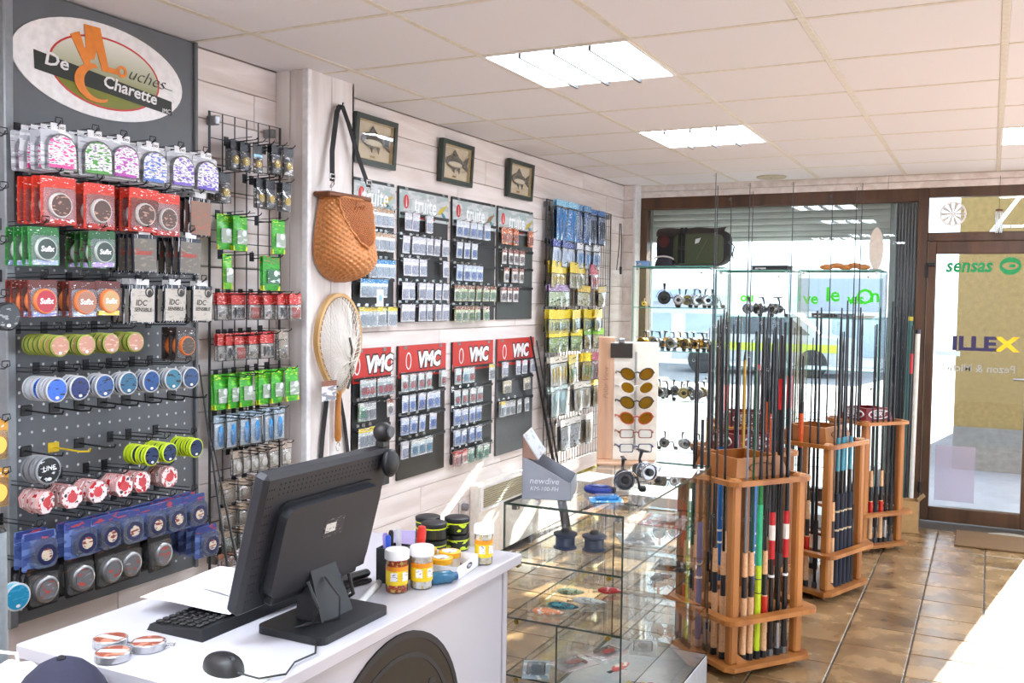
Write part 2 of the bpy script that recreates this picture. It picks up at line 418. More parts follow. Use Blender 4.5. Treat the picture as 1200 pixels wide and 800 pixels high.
part('backing', G().box(-.11, .09, .02, .04, .02, 2.4), mat('#4d5357', .6), gp)
for k in range(9): part('slat', G().rbox(-.108+k*.022, -.094+k*.022, 0, .02, .02, 2.4, .003), mat('#6b7276', .35, .5), gp)

# window right of the door (out of frame)
w4 = struct('window_4', G().rbox(.37, 2.45, YF-.03, YF+.06, 2.31, 2.405, .004), BROWNFRAME, 'brown framed window right of the entrance door')
part('sill', G().rbox(.37, 2.45, YF-.03, YF+.06, 0, .10, .004), BROWNFRAME, w4)
part('jamb', G().rbox(2.38, 2.45, YF-.03, YF+.06, .10, 2.31, .004), BROWNFRAME, w4)
part('pane', G().box(.37, 2.38, YF+.012, YF+.018, .10, 2.31), WINGLASS, w4)
# door
d1 = struct('door_1', G().rbox(-.495, -.425, YF-.035, YF+.06, 0, 2.405, .004), BROWNFRAME, 'brown framed glazed entrance door')
for nm, b in (('frame_post', (.305, .37, 0, 2.405)), ('head_rail', (-.425, .305, 2.335, 2.405)), ('transom_rail', (-.425, .305, 2.02, 2.085))):
    part(nm, G().rbox(b[0], b[1], YF-.035, YF+.06, b[2], b[3], .004), BROWNFRAME, d1)
dl = part('door_leaf', G().rbox(-.42, -.365, YF-.05, YF+.02, .012, 2.02, .004).rbox(.222, .30, YF-.05, YF+.02, .012, 2.02, .004).rbox(-.365, .222, YF-.05, YF+.02, .012, .115, .004).rbox(-.365, .222, YF-.05, YF+.02, 1.93, 2.02, .004), BROWNFRAME, d1)
part('pane', G().box(-.365, .222, YF-.016, YF-.011, .115, 1.93), WINGLASS, dl)
part('transom_pane', G().box(-.425, .305, YF+.008, YF+.013, 2.085, 2.335), WINGLASS, d1)
for z in (1.80, .25): part('hinge', G().cyl((-.425, YF-.06, z-.04), (-.425, YF-.06, z+.04), .011), DARKMETAL, d1)
part('closer_arm', G().rbox(-.43, -.37, YF-.075, YF-.05, 1.845, 1.865, .003).rbox(-.435, -.415, YF-.075, YF-.05, 1.78, 1.865, .003), DARKMETAL, d1)
part('handle', G().rbox(.235, .275, YF-.058, YF-.05, .95, 1.15, .003).cyl((.255, YF-.058, 1.06), (.255, YF-.1, 1.06), .009).cyl((.255, YF-.1, 1.06), (.15, YF-.1, 1.06), .009), STEEL, d1)
LG = mat('#0c8f4d', .5); LP = mat('#2c2452', .5); LY = mat('#f2c313', .5); LGREY = mat('#9c9c98', .5)
yl = YF-.018
part('lettering', txt('sensas', .135, LG, 'y', .0008, .18, .004, (-.155, yl, 1.845), .86), LG, dl)
g = G().ringplate(circ(0, 0, .068, 20, .062), circ(.0, 0, .05, 20, .026), 0, .0015, 'y').plate(circ(.012, 0, .022, 12, .012), 0, .0016, 'y').ringplate([(.085+.02*math.cos(t*.2), .06*math.sin(t*.2)) for t in range(-6, 7)]+[(.085+.018*math.cos(t*.2), .058*math.sin(t*.2)) for t in range(6, -7, -1)], [(.085+.019*math.cos(t*.2), .059*math.sin(t*.2)) for t in range(-6, 7)]+[(.085+.0185*math.cos(t*.2), .0585*math.sin(t*.2)) for t in range(6, -7, -1)], 0, .0015, 'y')
part('fish_emblem', g.xf(Matrix.Translation((.108, yl, 1.845))), LG, dl)
part('lettering', txt('ILLE', .135, LP, 'y', .0008, 0, .006, (-.105, yl, 1.292), 1.22), LP, dl)
part('lettering', txt('X', .135, LY, 'y', .0008, 0, .006, (.105, yl, 1.292), 1.35), LY, dl)
part('lettering', txt('Pezon & Michel', .075, LGREY, 'y', .0006, 0, .001, (-.07, yl, 1.12), 1.0, True), LGREY, dl)
part('notice', G().plate(rect(-.2, .30, .26, .40), 0, .001, 'y').xf(Matrix.Translation((0, YF-.019, .06))), glass(tint=(.93, .9, .95), refl=.3, body=.35, bodycol=(.6, .54, .62)), dl)
part('sticker', G().plate(rect(-.27, 1.222, .16, .035), 0, .001, 'y').xf(Matrix.Translation((0, YF-.019, 0))), mat('#cfe6ee', .5), dl)
ex = thing('extractor_fan', 'round white plastic window fan in the pane above the door', 'fan', (-.267, YF-.005, 2.215))
part('rim', G().ringplate(circ(0, 0, .088, 24), circ(0, 0, .076, 24), 0, .014, 'y'), WHITE, ex)
for k in range(10):
    t = 2*PI*k/10; a, b = math.cos(t), math.sin(t)
    part('vane', G().plate([(a*.014-b*.004, b*.014+a*.004), (a*.014+b*.004, b*.014-a*.004), (a*.078+b*.013, b*.078-a*.013), (a*.078-b*.013, b*.078+a*.013)], .003, .009, 'y'), mat('#cfcac4', .5), ex)
part('hub', G().lathe([(0, 0), (.016, 0), (.016, .016), (0, .018)], 12, (0, 0, 0), 'y'), WHITE, ex)
wc = thing('wind_chime', 'small metal wind chime hanging above the glazed door', 'wind chime', (.026, YF-.1, 2.10))
part('hanging_cord', G().cyl((0, 0, .12), (0, 0, .36), .0015, n=5), BLACK, wc)
part('support_ring', G().lathe([(0, .12), (.025, .12), (.022, .13), (0, .135)], 14), mat('#6b3b33', .5), wc)
for k in range(4):
    t = k*PI/2+.4; part('chime_tube', G().cyl((.02*math.cos(t), .02*math.sin(t), -.03), (.02*math.cos(t), .02*math.sin(t), .115), .004, n=8), CHROME, wc)
dm = thing('door_mat', 'flat brown door mat lying before the entrance door', 'mat', (.08, 7.06, 0))
part('pad', G().rbox(-.25, .45, -.23, .23, .001, .012, .004), mat('#6e5131', .95, 0, .25, 160, .6), dm)
part('curled_edge', G().grid(lambda u, v: (-.05+u*.25, .20+.03*v, .013+.012*math.sin(PI*u)*v), 10, 3), mat('#8d8577', .8), dm)

# ceiling lights
TUBE = mat('#eaf3ff', .4, 0, .0, 5, emit=PANEL)
for k, (i, j) in enumerate(LIGHTS):
    lab = ['recessed square ceiling light nearest the sign, louvred in four strips', 'smaller-looking recessed ceiling light farther towards the window', 'recessed ceiling light at the right edge near the door', 'unseen ceiling light added above the aisle to brighten the room', 'unseen ceiling light added for brightness behind the camera by the left wall', 'unseen ceiling light added for brightness behind the camera near the back wall', 'unseen ceiling light added for brightness far behind the camera by the left wall', 'unseen ceiling light added for brightness farthest behind the camera', 'unseen ceiling light added for brightness close to the left wall behind the sign'][k]
    t = thing('ceiling_light', lab, 'ceiling light', (GX+(i+.5)*.6, GY+(j+.5)*.6, H), 0, 'recessed ceiling lights')
    part('frame', G().ringplate(rect(0, 0, .596, .596), rect(0, 0, .57, .57), -.004, .014, 'z'), WHITE, t)
    for q in range(4): part('diffuser', G().rbox(-.283+q*.1425, -.283+q*.1425+.137, -.283, .283, .001, .010, .003), TUBE, t)
    for q in range(3): part('louvre', G().box(-.1455+q*.1425, -.1365+q*.1425, -.285, .285, -.022, .010), mat('#2e2e30', .6), t)

# ------------------------------------------------------------------ outside
st = struct('pavement', G().box(-14, 16, YF+.14, 30, -.16, -.04).box(2.7, 16, -14, YF+.14, -.16, -.04).box(-14, 2.7, -14, -2.45, -.16, -.04), mat('#76757a', .9, 0, .1, 3), 'pale street outside')
fc = thing('roughcast_house', 'ochre roughcast house seen through the entrance door, unseen end cut short for the sun', 'building', (-.30, 10.35, -.04))
part('wall', G().box(0, 1.12, 0, 3.4, 0, 5.5), mat('#7d693f', .95, 0, .16, 26, .8), fc)  # width made up to shade the door and let sun past
part('plinth', G().box(-.0, 1.12, -.03, 0, 0, .42), mat('#6d6b68', .9, 0, .12, 20, .5), fc)
part('roof_edge', G().box(-.1, 1.27, -.15, 3.5, 5.5, 5.62), mat('#8a7a68', .8), fc)
pp = thing('awning_bar', 'white slanting awning bar outside above the entrance door', 'bar', (.02, 8.6, 2.12))
part('bar', G().cyl((-.06, 0, 0), (.28, 1.75, .62), .018), WHITE, pp); part('end_joint', G().cyl((-.062, 0, -.01), (-.058, 0, .03), .024), mat('#c8c8c8', .4), pp)
sf = thing('far_shop', 'grey-blue shop front across the street behind the glass towers', 'building', (-5.0, 24, -.04))
part('wall', G().box(-9, 3.4, 0, 3, 0, 2.3), mat('#e9eaee', .8), sf)
part('fascia', G().box(.8, 2.7, -.08, 0, 1.42, 2.2), mat('#8b97a6', .6), sf)
for k in range(6): part('shop_window', G().box(-7.4+k*1.8, -6.0+k*1.8, -.04, 0, .35, 1.3), mat('#a9bac6', .2), sf)
part('awning', G().box(-3.4, -1.6, -.5, 0, 1.6, 1.9), mat('#9fb0d0', .6), sf)
t = thing('parked_car', 'pale grey car with lime stripe parked across the street', 'car', (-4.6, 22.0, -.04))
prof = [(-1.9, .3), (-1.9, .75), (-1.2, .85), (-.7, 1.35), (.8, 1.38), (1.4, .9), (1.9, .8), (1.95, .3)]
part('body', G().plate(prof, -.8, .8, 'y'), mat('#a9adb2', .3, 0, .04), t)
part('stripe', G().box(-1.5, 1.7, -.812, -.8, .55, .72), mat('#b8cc2c', .4), t)
part('side_window', G().plate([(-1.0, .9), (-.62, 1.28), (.7, 1.3), (1.15, .92)], .8, .81, 'y'), mat('#3c4750', .1), t)
for wx in (-1.2, 1.2): part('wheel', G().lathe([(0, -.1), (.3, -.1), (.32, 0), (.3, .1), (0, .1)], 16, (wx, -.78, .3), 'y'), BLACK, t)
WT = glass(tint=(.30, 1.0, .06), refl=.2)
le = thing('window_lettering', 'lime green lettering on the window glass behind the towers', 'lettering', (0, 0, 0))
for s_, x_, z_, sz in (('ve', -1.235, 1.60, .12), ('le', -1.075, 1.63, .15), ('v', -.945, 1.60, .11), ('es', -.90, 1.60, .11), ('O', -.845, 1.615, .16), ('n', -.775, 1.625, .14), ('ou', -1.72, 1.605, .10)):
    part('letters', txt(s_, sz, WT, 'y', .0008, 0, .003, (x_*.999, YF+.008, z_)), WT, le)

# ================================================================== PACK KINDS (local: y across, z up, x out of the wall, origin at centre)
def hookmesh(L, r=.0022, up=.018, tag_=True):
    g = G().tube([(0, 0, 0), (L-.012, 0, .004), (L, 0, up*.7), (L+.002, 0, up)], r, 5)
    g.tube([(0, .0, .012), (L-.03, 0, .016)], r*.7, 4)
    g.rbox(-.001, .003, -.012, .012, -.012, .024, .001)
    if tag_: g.tube([(L-.006, -.013, .012), (L-.006, -.011, .026), (L-.006, .011, .026), (L-.006, .013, .012), (L-.006, 0, .007)], r*.8, 4, closed=True)
    return g
def S(name, g, m, smooth=False): return g.mesh(name, m, smooth)
def pk_line_silver(stripe):
    w, h = .112, .120
    card = S('line_pack', G().plate(rrect(0, 0, w, h, .008), -.002, 0), inkmat('#c4c6ce', '#eceef2', 30, .45, '#9b9fa9', .18, (1, .3, 2)), False)
    tab = S('hang_tab', G().plate(rect(.004, h/2+.008, .05, .022), -.001, .001), mat('#e9e9ec', .4))
    tb2 = txt('Evo', .016, BLACK, 'x', .0003, .2, 0, (.0012, .012, h/2+.008))
    lab = S('label', G().plate(arch(.006, -.003, .094, .092), .012, .0135), inkmat('#eceaf0', stripe, 90, .46, '#77738a', .35, (1, .5, 1.8)))
    cas = S('case', G().plate(arch(.006, -.004, .102, .106), 0, .012), PLASTIC)
    ban = S('band', G().plate(rect(0, -.048, .08, .009), .012, .0145), mat(stripe, .3))
    return ('line_pack', card, [('hang_tab', tab, [('lettering', tb2)]), ('case', cas), ('label', lab, [('band', ban)])])
def pk_disc(card, disc, rim, w=.098, h=.14, r=.036, dz=-.012, word=None, wc='#ffffff', ink=None, top=None, foot=None, discink=None, t=.014):
    c = S('line_pack', G().plate(rrect(0, 0, w, h, .006), -.0015, 0), inkmat(card, ink or card, 70, .42))
    ch = []
    hd = S('header', G().plate(rect(0, h/2-.014, w-.004, .026), 0, .0015), inkmat(top or card, '#ffffff', 120, .35))
    ch.append(('header', hd))
    bl = S('blister', G().plate(rrect(0, dz, w*.9, h*.72, .01), 0, .006), PLASTIC)
    ch.append(('blister', bl))
    sp = S('spool', G().lathe([(r*.8, 0), (r, .001), (r, t*.5), (r*.93, t), (r*.86, t)], 22, (0, 0, dz), 'x'), mat(rim, .3), True)
    sub = [('spool_label', S('spool_label', G().lathe([(0, t-.003), (r*.86, t-.003), (r*.85, t+.0008), (0, t+.0008)], 22, (0, 0, dz), 'x'), inkmat(disc, discink or disc, 80, .4)))]
    if word: sub.append(('lettering', txt(word, r*.62, mat(wc, .5), 'x', .0004, .12, .0006, (t+.0012, 0, dz))))
    ch.append(('spool', sp, sub))
    if foot: ch.append(('footer', S('footer', G().plate(rect(0, -h/2+.009, w*.8, .014), 0, .007), inkmat(foot, '#ffffff', 120, .4))))
    return ('line_pack', c, ch)
def pk_box(card, ink, side, w=.095, h=.145, word=None, wc='#222222', cir=None):
    c = S('line_pack', G().rbox(-.012, 0, -w/2, w/2, -h/2, h/2, .003), inkmat(side, '#e8e8ee', 40, .4, None, .2, (1, 6, .3)))
    f = S('face_label', G().plate(rect(0, -.004, w-.006, h-.02), 0, .0012), inkmat(card, ink, 60, .4))
    sub = []
    if word:
        sub.append(('lettering', txt(word[0], .026, mat(wc, .5), 'x', .0003, .15, .0004, (.0016, -.008, .004))))
        if len(word) > 1: sub.append(('lettering', txt(word[1], .0175, mat(wc, .5), 'x', .0003, .1, .0003, (.0016, .0, -.018))))
    if cir: sub.append(('portrait', S('portrait', G().ringplate(circ(.024, .04, .017, 16), circ(.024, .04, .012, 16), .001, .0018).plate(circ(.026, .036, .009, 10, .012), .001, .0017), mat(cir, .5))))
    tb = S('hang_tab', G().plate(rect(0, h/2+.008, .05, .02), -.004, -.002), mat('#d8d8da', .3))
    return ('line_pack', c, [('face_label', f, sub), ('hang_tab', tb)])
def pk_spool(rim, face, line, r=.037, t=.02, word=None, ink=None):
    b = S('line_spool', G().lathe([(r*.9, 0), (r, .0015), (r, .003), (r*.82, .0045), (r*.82, t-.0045), (r, t-.003), (r, t-.001), (r*.93, t)], 24, (0, 0, 0), 'x'), mat(rim, .25), True)
    l = S('wound_line', G().lathe([(r*.8, .004), (r*.92, .0045), (r*.92, t-.0045), (r*.8, t-.004)], 24, (0, 0, 0), 'x'), mat(line, .35), True)
    f = S('face_label', G().lathe([(0, t-.001), (r*.88, t-.001), (r*.86, t+.001), (0, t+.001)], 24, (0, 0, 0), 'x'), inkmat(face, ink or face, 70, .4, None, .25))
    sub = [('lettering', txt(word, r*.5, mat('#dfe3e8', .5), 'x', .0004, .1, 0, (t+.0014, 0, .006)))] if word else []
    sub.append(('price_dot', S('price_dot', G().plate(circ(0, -r*.62, r*.17, 10, r*.12), t, t+.0015), WHITE)))
    return ('line_spool', b, [('wound_line', l), ('face_label', f, sub)])
def pk_oct():
    r = .037; P = [(r*math.cos(PI/8+k*PI/4), r*math.sin(PI/8+k*PI/4)) for k in range(8)]
    c = S('line_pack', G().plate(P, -.012, 0), mat('#c89a98', .4))
    f = S('face_label', G().plate([(a*.94, b*.94) for a, b in P], 0, .0012), inkmat('#f0e6e4', '#c8262f', 60, .44, '#3a3a40', .3, (1, 1, 1)))
    s = S('inner_spool', G().lathe([(.015, .001), (.016, .003), (.012, .003)], 14, (0, 0, 0), 'x'), mat('#d04a50', .3))
    return ('line_pack', c, [('face_label', f), ('inner_spool', s)])
def pk_blue():
    w, h = .108, .112
    c = S('line_pack', G().plate(rrect(0, 0, w, h, .008), -.0015, 0), inkmat('#4a5f9c', '#6f86c0', 25, .45, '#3a4a80', .3))
    bl = S('blister', G().plate(rrect(.008, -.008, .078, .085, .02), 0, .02), glass(tint=(.75, .82, .93), refl=1.6, rough=.1, body=.12, bodycol=(.7, .78, .95)))
    r = .031
    sp = S('spool', G().lathe([(r*.6, .004), (r, .004), (r, .021), (r*.62, .021), (r*.55, .012)], 20, (0, .012, -.012), 'x'), mat('#2a2f55', .3), True)
    sl = S('spool_label', G().lathe([(0, .0205), (r*.6, .0205), (r*.58, .0222), (0, .0222)], 16, (0, .012, -.012), 'x'), inkmat('#d9c9b0', '#8a3a3a', 60, .45, '#3c4a88'))
    hd = S('header', G().plate(rect(0, h/2-.012, w*.9, .02), 0, .001), inkmat('#33427f', '#b0404a', 50, .4))
    return ('line_pack', c, [('blister', bl), ('spool', sp, [('spool_label', sl)]), ('header', hd)])
def pk_round():
    w, h = .1, .122
    c = S('line_pack', G().plate(rrect(0, 0, w, h, .006), -.0015, 0), inkmat('#1d1a1c', '#5a3420', 40, .36))
    r = .039
    sp = S('tin', G().lathe([(r*.9, 0), (r, .002), (r, .018), (r*.92, .021), (r*.8, .0215), (r*.78, .019), (0, .019)], 24, (0, .004, -.008), 'x'), mat('#a9abae', .28, .8), True)
    sl = S('tin_label', G().lathe([(0, .0192), (r*.74, .0192), (r*.74, .0202), (0, .0202)], 20, (0, .004, -.008), 'x'), inkmat('#6c6d70', '#b0483a', 50, .4, '#9a9b9e'))
    bl = S('blister', G().plate(rrect(.0, -.006, w*.9, h*.75, .01), 0, .012), PLASTIC)
    return ('line_pack', c, [('blister', bl), ('tin', sp, [('tin_label', sl)])])
def pk_bag(head, hink, body, cont, w=.062, h=.11, hh=.3, clearbody=True, lure='grub', band=None, foot=None):
    """header card with a pouch below"""
    hb = h*(1-hh); zc = -h/2+hb/2
    c = S('tackle_bag', G().plate(rect(0, h/2-h*hh/2, w, h*hh), -.001, .001), inkmat(head, hink, 110, .4))
    def pouch(u, v):
        a = (u-.5)*w; b = zc+(v-.5)*hb; bul = math.sin(PI*u)**.6*math.sin(PI*min(1, v+.08))**.6
        return (.001+.013*bul, a, b)
    pg = G().grid(pouch, 6, 6); pg.plate(rect(0, zc, w, hb), -.001, 0)
    p = S('pouch', pg, PLASTIC if clearbody else inkmat(body, cont, 55, .42), True)
    ch = [('pouch', p)]
    if clearbody:
        g = G()
        if lure == 'grub':
            for k in range(3):
                g = G().tube([(.006, -w*.28+k*w*.28, zc+hb*.3), (.009, -w*.25+k*w*.26, zc), (.006, -w*.3+k*w*.3, zc-hb*.33)], [.004, .006, .002], 6)
                if k < 2: ch.append(('lure', S('lure', g, mat(cont, .4), True)))
        elif lure == 'bead':
            for k in range(9): g.ellipsoid((.006, random.uniform(-.36, .36)*w, zc+random.uniform(-.38, .0)*hb), (.005, .006, .006), 6, 4)
        elif lure == 'fish':
            g.ellipsoid((.007, 0, zc), (.006, w*.22, hb*.4), 8, 6)
        elif lure == 'disc':
            g.lathe([(0, .002), (w*.3, .002), (w*.3, .008), (0, .008)], 12, (0, 0, zc), 'x')
        else:
            g.rbox(.002, .008, -w*.36, w*.36, zc-hb*.4, zc+hb*.3, .002)
        ch.append(('beads' if lure == 'bead' else 'lure', S('lure', g, mat(cont, .4), True)))
        ch.append(('insert', S('insert', G().plate(rect(0, zc, w*.9, hb*.9), .0002, .001), inkmat(body, '#ffffff', 60, .4))))
    else:
        win = S('pouch_window', G().plate(rrect(0, zc-hb*.0, w*.72, hb*.52, .004), .0128, .0146), inkmat(foot or '#9aa79c', '#c8d2cc', 40, .42)); ch.append(('pouch_window', win)); ch.append(('pouch_foot', S('pouch_foot', G().plate(rect(0, -h/2+.009, w, .018), -.0005, .004), mat('#d3d820', .4)))); ch.append(('white_seal', S('white_seal', G().plate(circ(w*.12, zc+hb*.14, .012, 10), .0146, .0152), mat('#e8eef0', .4))))
    if band: ch.append(('band', S('band', G().plate(rect(0, h/2-h*hh-.006, w, .012), .001, .004), mat(band, .4))))
    return ('tackle_bag', c, ch)
def pk_hook(head, card, cont, w=.06, h=.088, hink='#ffffff'):
    c = S('hook_packet', G().plate(rect(0, 0, w, h), -.001, .001), inkmat(card, '#ffffff', 90, .42))
    hd = S('header', G().plate(rect(0, h/2-.010, w, .020), .001, .002), inkmat(head, hink, 130, .4))
    win = S('window', G().plate(rrect(0, -.014, w*.78, h*.52, .006), .001, .006), glass(tint=(.86, .9, .95), refl=1.5, rough=.1, body=.25, bodycol=(.85, .88, .95)))
    g = G()
    for k in range(3):
        y = -w*.22+k*w*.22; g.tube([(.0065, y, .006), (.0065, y, -.018), (.0065, y+.006, -.026), (.0065, y+.009, -.016)], .0009, 4)
    hk = S('hooks', g, mat(cont, .3))
    pt = S('print_patch', G().plate(circ(0, -.012, w*.3, 12, h*.22), .001, .0017), mat(cont, .5))
    return ('hook_packet', c, [('header', hd), ('window', win, [('hooks', hk)]), ('print_patch', pt)])

# ================================================================== PEGBOARD
PEGM = mat('#63666a', .55, .1, .05, 12)
pb = thing('pegboard', 'tall grey perforated metal display panel on the left wall', 'display panel', (-2.655, 2.29, 0))
part('panel', G().rbox(-.012, 0, -.385, .385, .545, 2.495, .004), PEGM, pb)
part('side_channel', G().rbox(-.02, .022, -.40, -.368, .545, 2.495, .004), mat('#85898d', .4, .3), pb)
part('edge_rail', G().rbox(-.02, .012, .372, .388, .545, 2.495, .003), PEGM, pb)
HOLE = mat('#c9cbcc', .6)
hg = G()
for r in range(36):
    for c in range(17):
        hg.plate(circ(-.345+c*.042, .59+r*.042, .0048, 6), .0002, .0012)
part('perforation', hg, HOLE, pb, kind='stuff')
HKB = hookmesh(.19).mesh('hook', DARKMETAL)
def hook(parent, y, z, me=HKB, x=0.):
    return ob('hook', me, parent, (x, y-parent.location.y, z-parent.location.z))
hookY = G().rbox(-.001, .004, -.02, .02, -.016, .016, .002).tube([(0, 0, 0), (.12, 0, -.004), (.165, 0, 0), (.17, 0, .01)], .003, 6)
HK_Y = hookY.mesh('hook', mat('#e3c21a', .4)); HK_P = hookY.mesh('hook', BLACK)
def hlab(desc, where, k, n):
    if n == 1: return '%s, %s' % (desc, where)
    return '%s, %s, %s' % (desc, 'frontmost' if k == 0 else '%s from front' % ORD[k], where)
def hang(spec, y, z, n, dx, htop, desc, where, cat, group, x=-2.478, parent=pb, me=HKB, jit=.012, hk=True, dz=0):
    """a hook of the parent and n packs on it, the front one first"""
    if hk: hook(parent, y, z+htop, me)
    for k in range(n):
        lab = hlab(desc, where, k, n)
        inst(spec, (x-k*dx, y+random.uniform(-.004, .004)*(k > 0), z+random.uniform(-.002, .002)-dz*k), lab, cat, group if n > 1 else group, (random.uniform(-jit, jit)*2.5, random.uniform(-.02, .02), random.uniform(-jit, jit)*4))
# row 1 silver packs
cols = ['#e0559a', '#59a04a', '#b44cb0', '#5f7fd0', '#7d62c8', '#6a55c4']
for k, y in enumerate([1.948, 2.077, 2.184, 2.301, 2.423, 2.538]):
    hang(pk_line_silver(cols[k]), y, 1.990, 4 if k == 0 else 3, .042, .068, 'silver arched line pack', '%s hook, top pegboard row' % ORD[k], 'line pack', 'silver line packs in the top pegboard row')
# row 2
sp_red = pk_disc('#d63a2a', '#5a4038', '#cfcac6', w=.118, h=.14, r=.038, dz=-.014, ink='#e85a3c', top='#d8331f', discink='#b98a78', foot='#b32a20')
sp_brn = pk_box('#8a6a58', '#b0604a', '#22232c', .098, .135)
for k, (y, n) in enumerate(((1.95, 4), (2.095, 2), (2.269, 3), (2.365, 1))):
    hang(sp_red, y, 1.842-.006*(k % 2), n, .036, .078, 'red card line pack', '%s hook, second pegboard row' % ORD[k], 'line pack', 'red line packs in the second pegboard row')
hang(sp_brn, 2.521, 1.841, 4, .03, .078, 'black and brown line pack', 'last hook, second pegboard row', 'line pack', 'dark line packs on the pegboard')
# row 3
sp_gs = pk_disc('#2f8f3a', '#3c4a44', '#b9c4bc', w=.10, h=.112, r=.035, dz=-.008, word='Sufix', ink='#49a84c', top='#1f6a2c', foot='#9fb0d8')
sp_go = pk_disc('#3f8a35', '#3c4a44', '#b9c4bc', w=.10, h=.112, r=.035, dz=-.008, word='Sufix', ink='#5a3a26', top='#1f5a2c', foot='#b79fe0')
hang(sp_gs, 1.9, 1.704, 4, .033, .062, 'green line pack with white script', 'first hook, third pegboard row', 'line pack', 'green line packs on the pegboard')
hang(sp_go, 2.104, 1.704, 4, .033, .062, 'green and brown line pack', 'second hook, third pegboard row', 'line pack', 'green line packs on the pegboard')
sp_dk = pk_box('#6e675e', '#8a7f72', '#242632', .1, .126, word=('Sensor',), wc='#c23a2a')
for k, y in enumerate((2.275, 2.473)):
    hang(sp_dk, y, 1.702, 4, .032, .078, 'dark line pack with red band', '%s hook, third pegboard row' % ORD[k+2], 'line pack', 'dark line packs on the pegboard')
# row 4
sp_rs = [pk_disc('#7a2a1c', c, '#e2793c', w=.1, h=.108, r=.038, dz=-.008, word='Sufix', ink='#a83a22', top='#5c1f18', foot=f) for c, f in (('#b0283a', '#8a94c8'), ('#a8735c', '#9fb2cf'), ('#c9a06a', '#e3d35a'))]
for k, y in enumerate((1.895, 2.034, 2.125)):
    hang(sp_rs[k], y, 1.552, 4 if k < 2 else 1, .033, .06, 'dark red line pack with orange ring', '%s hook, fourth pegboard row' % ORD[k], 'line pack', 'red ring line packs in the fourth pegboard row')
sp_id = pk_box('#b9b1a6', '#a39b90', '#20242e', .096, .128, word=('IDC', 'SENSIBLE'), wc='#2a2420', cir='#2a2420')
for k, y in enumerate((2.264, 2.403, 2.529)):
    hang(sp_id, y, 1.537, 4 if k == 0 else 2, .03, .074, 'beige line pack with red edges', '%s hook, fourth pegboard row' % ORD[k+3], 'line pack', 'beige line packs in the fourth pegboard row')
# row 5 bronze spools
sp_br = pk_spool('#8f9a3c', '#b9826a', '#3f4a2a', .0325, .016, ink='#d3a892')
for k, y in enumerate((1.94, 2.033, 2.124, 2.221)):
    hang(sp_br, y, 1.413, 6 if k == 0 else 4, .024, .042, 'bronze faced line spool', '%s hook of the spool row' % ORD[k], 'line spool', 'bronze line spools on the pegboard')
sp_or = pk_disc('#3a2a26', '#4a3a30', '#e0702c', w=.09, h=.115, r=.034, dz=-.006, discink='#6a5a40')
hang(sp_or, 2.449, 1.40, 3, .03, .062, 'small line pack with orange ring', 'right hook of the spool row', 'line pack', 'orange ring line packs on the pegboard')
# row 6 blue spools
blues = ['#2a62c8', '#182866', '#18488a', '#185a7c', '#184a88', '#186a84', '#183f70']
for k, y in enumerate((1.924, 2.004, 2.095, 2.187, 2.28, 2.376, 2.456)):
    hang(pk_spool('#b4b7ba', blues[k], '#8a8f96', .0375, .02, ink='#0e1426'), y, 1.283, 4 if k == 0 else 2, .03, .046, 'silver rimmed blue line spool', '%s hook of the blue spool row' % ORD[k], 'line spool', 'blue line spools on the pegboard')
for y in (1.968, 2.067, 2.16, 2.251, 2.35, 2.451, 2.554): hook(pb, y, 1.206, HK_P)
hook(pb, 2.063, 1.079, HK_Y); hook(pb, 2.159, 1.08, HK_P); hook(pb, 1.966, 1.08, HK_P)
# black spool, lime spools
hang(pk_spool('#8d9094', '#1c1c20', '#55585c', .042, .02, word='LINE', ink='#c9ccd0'), 1.895, 1.047, 3, .028, .044, 'black faced line spool', 'hook below the blue spool row', 'line spool', 'black line spools on the pegboard', hk=False)
for k, y in enumerate((2.283, 2.36, 2.48)):
    hang(pk_spool('#c3d82c', '#26385c', '#a9c41c', .034, .018, ink='#131a30'), y, 1.038, 4, .026, .042, 'lime green line spool', '%s hook of the lime spools' % ORD[k], 'line spool', 'lime line spools on the pegboard')
so = pk_oct()
for k, y in enumerate((1.901, 1.989, 2.083, 2.185, 2.258, 2.375)):
    hang(so, y, .952, 4, .02, .036, 'red and white octagonal line pack', '%s hook of the octagon row' % ORD[k], 'line pack', 'octagonal line packs on the pegboard', jit=.06)
sb_ = pk_blue()
for k, y in enumerate((1.875, 2.016, 2.108, 2.198, 2.296, 2.386, 2.483)):
    hang(sb_, y, .815, 2, .04, .064, 'blue carded spool pack', '%s hook of the blue pack row' % ORD[k], 'line pack', 'blue spool packs on the pegboard')
hang(sb_, 2.544, .693, 4, .04, .064, 'blue carded spool pack', 'lowest right hook of the pegboard', 'line pack', 'blue spool packs on the pegboard')
sr = pk_round()
for k, y in enumerate((1.885, 2.012, 2.12, 2.197, 2.329)):
    hang(sr, y, .704, 3, .034, .06, 'black card with round silver tin', '%s hook of the bottom pegboard row' % ORD[k], 'line pack', 'round tin packs in the bottom pegboard row')
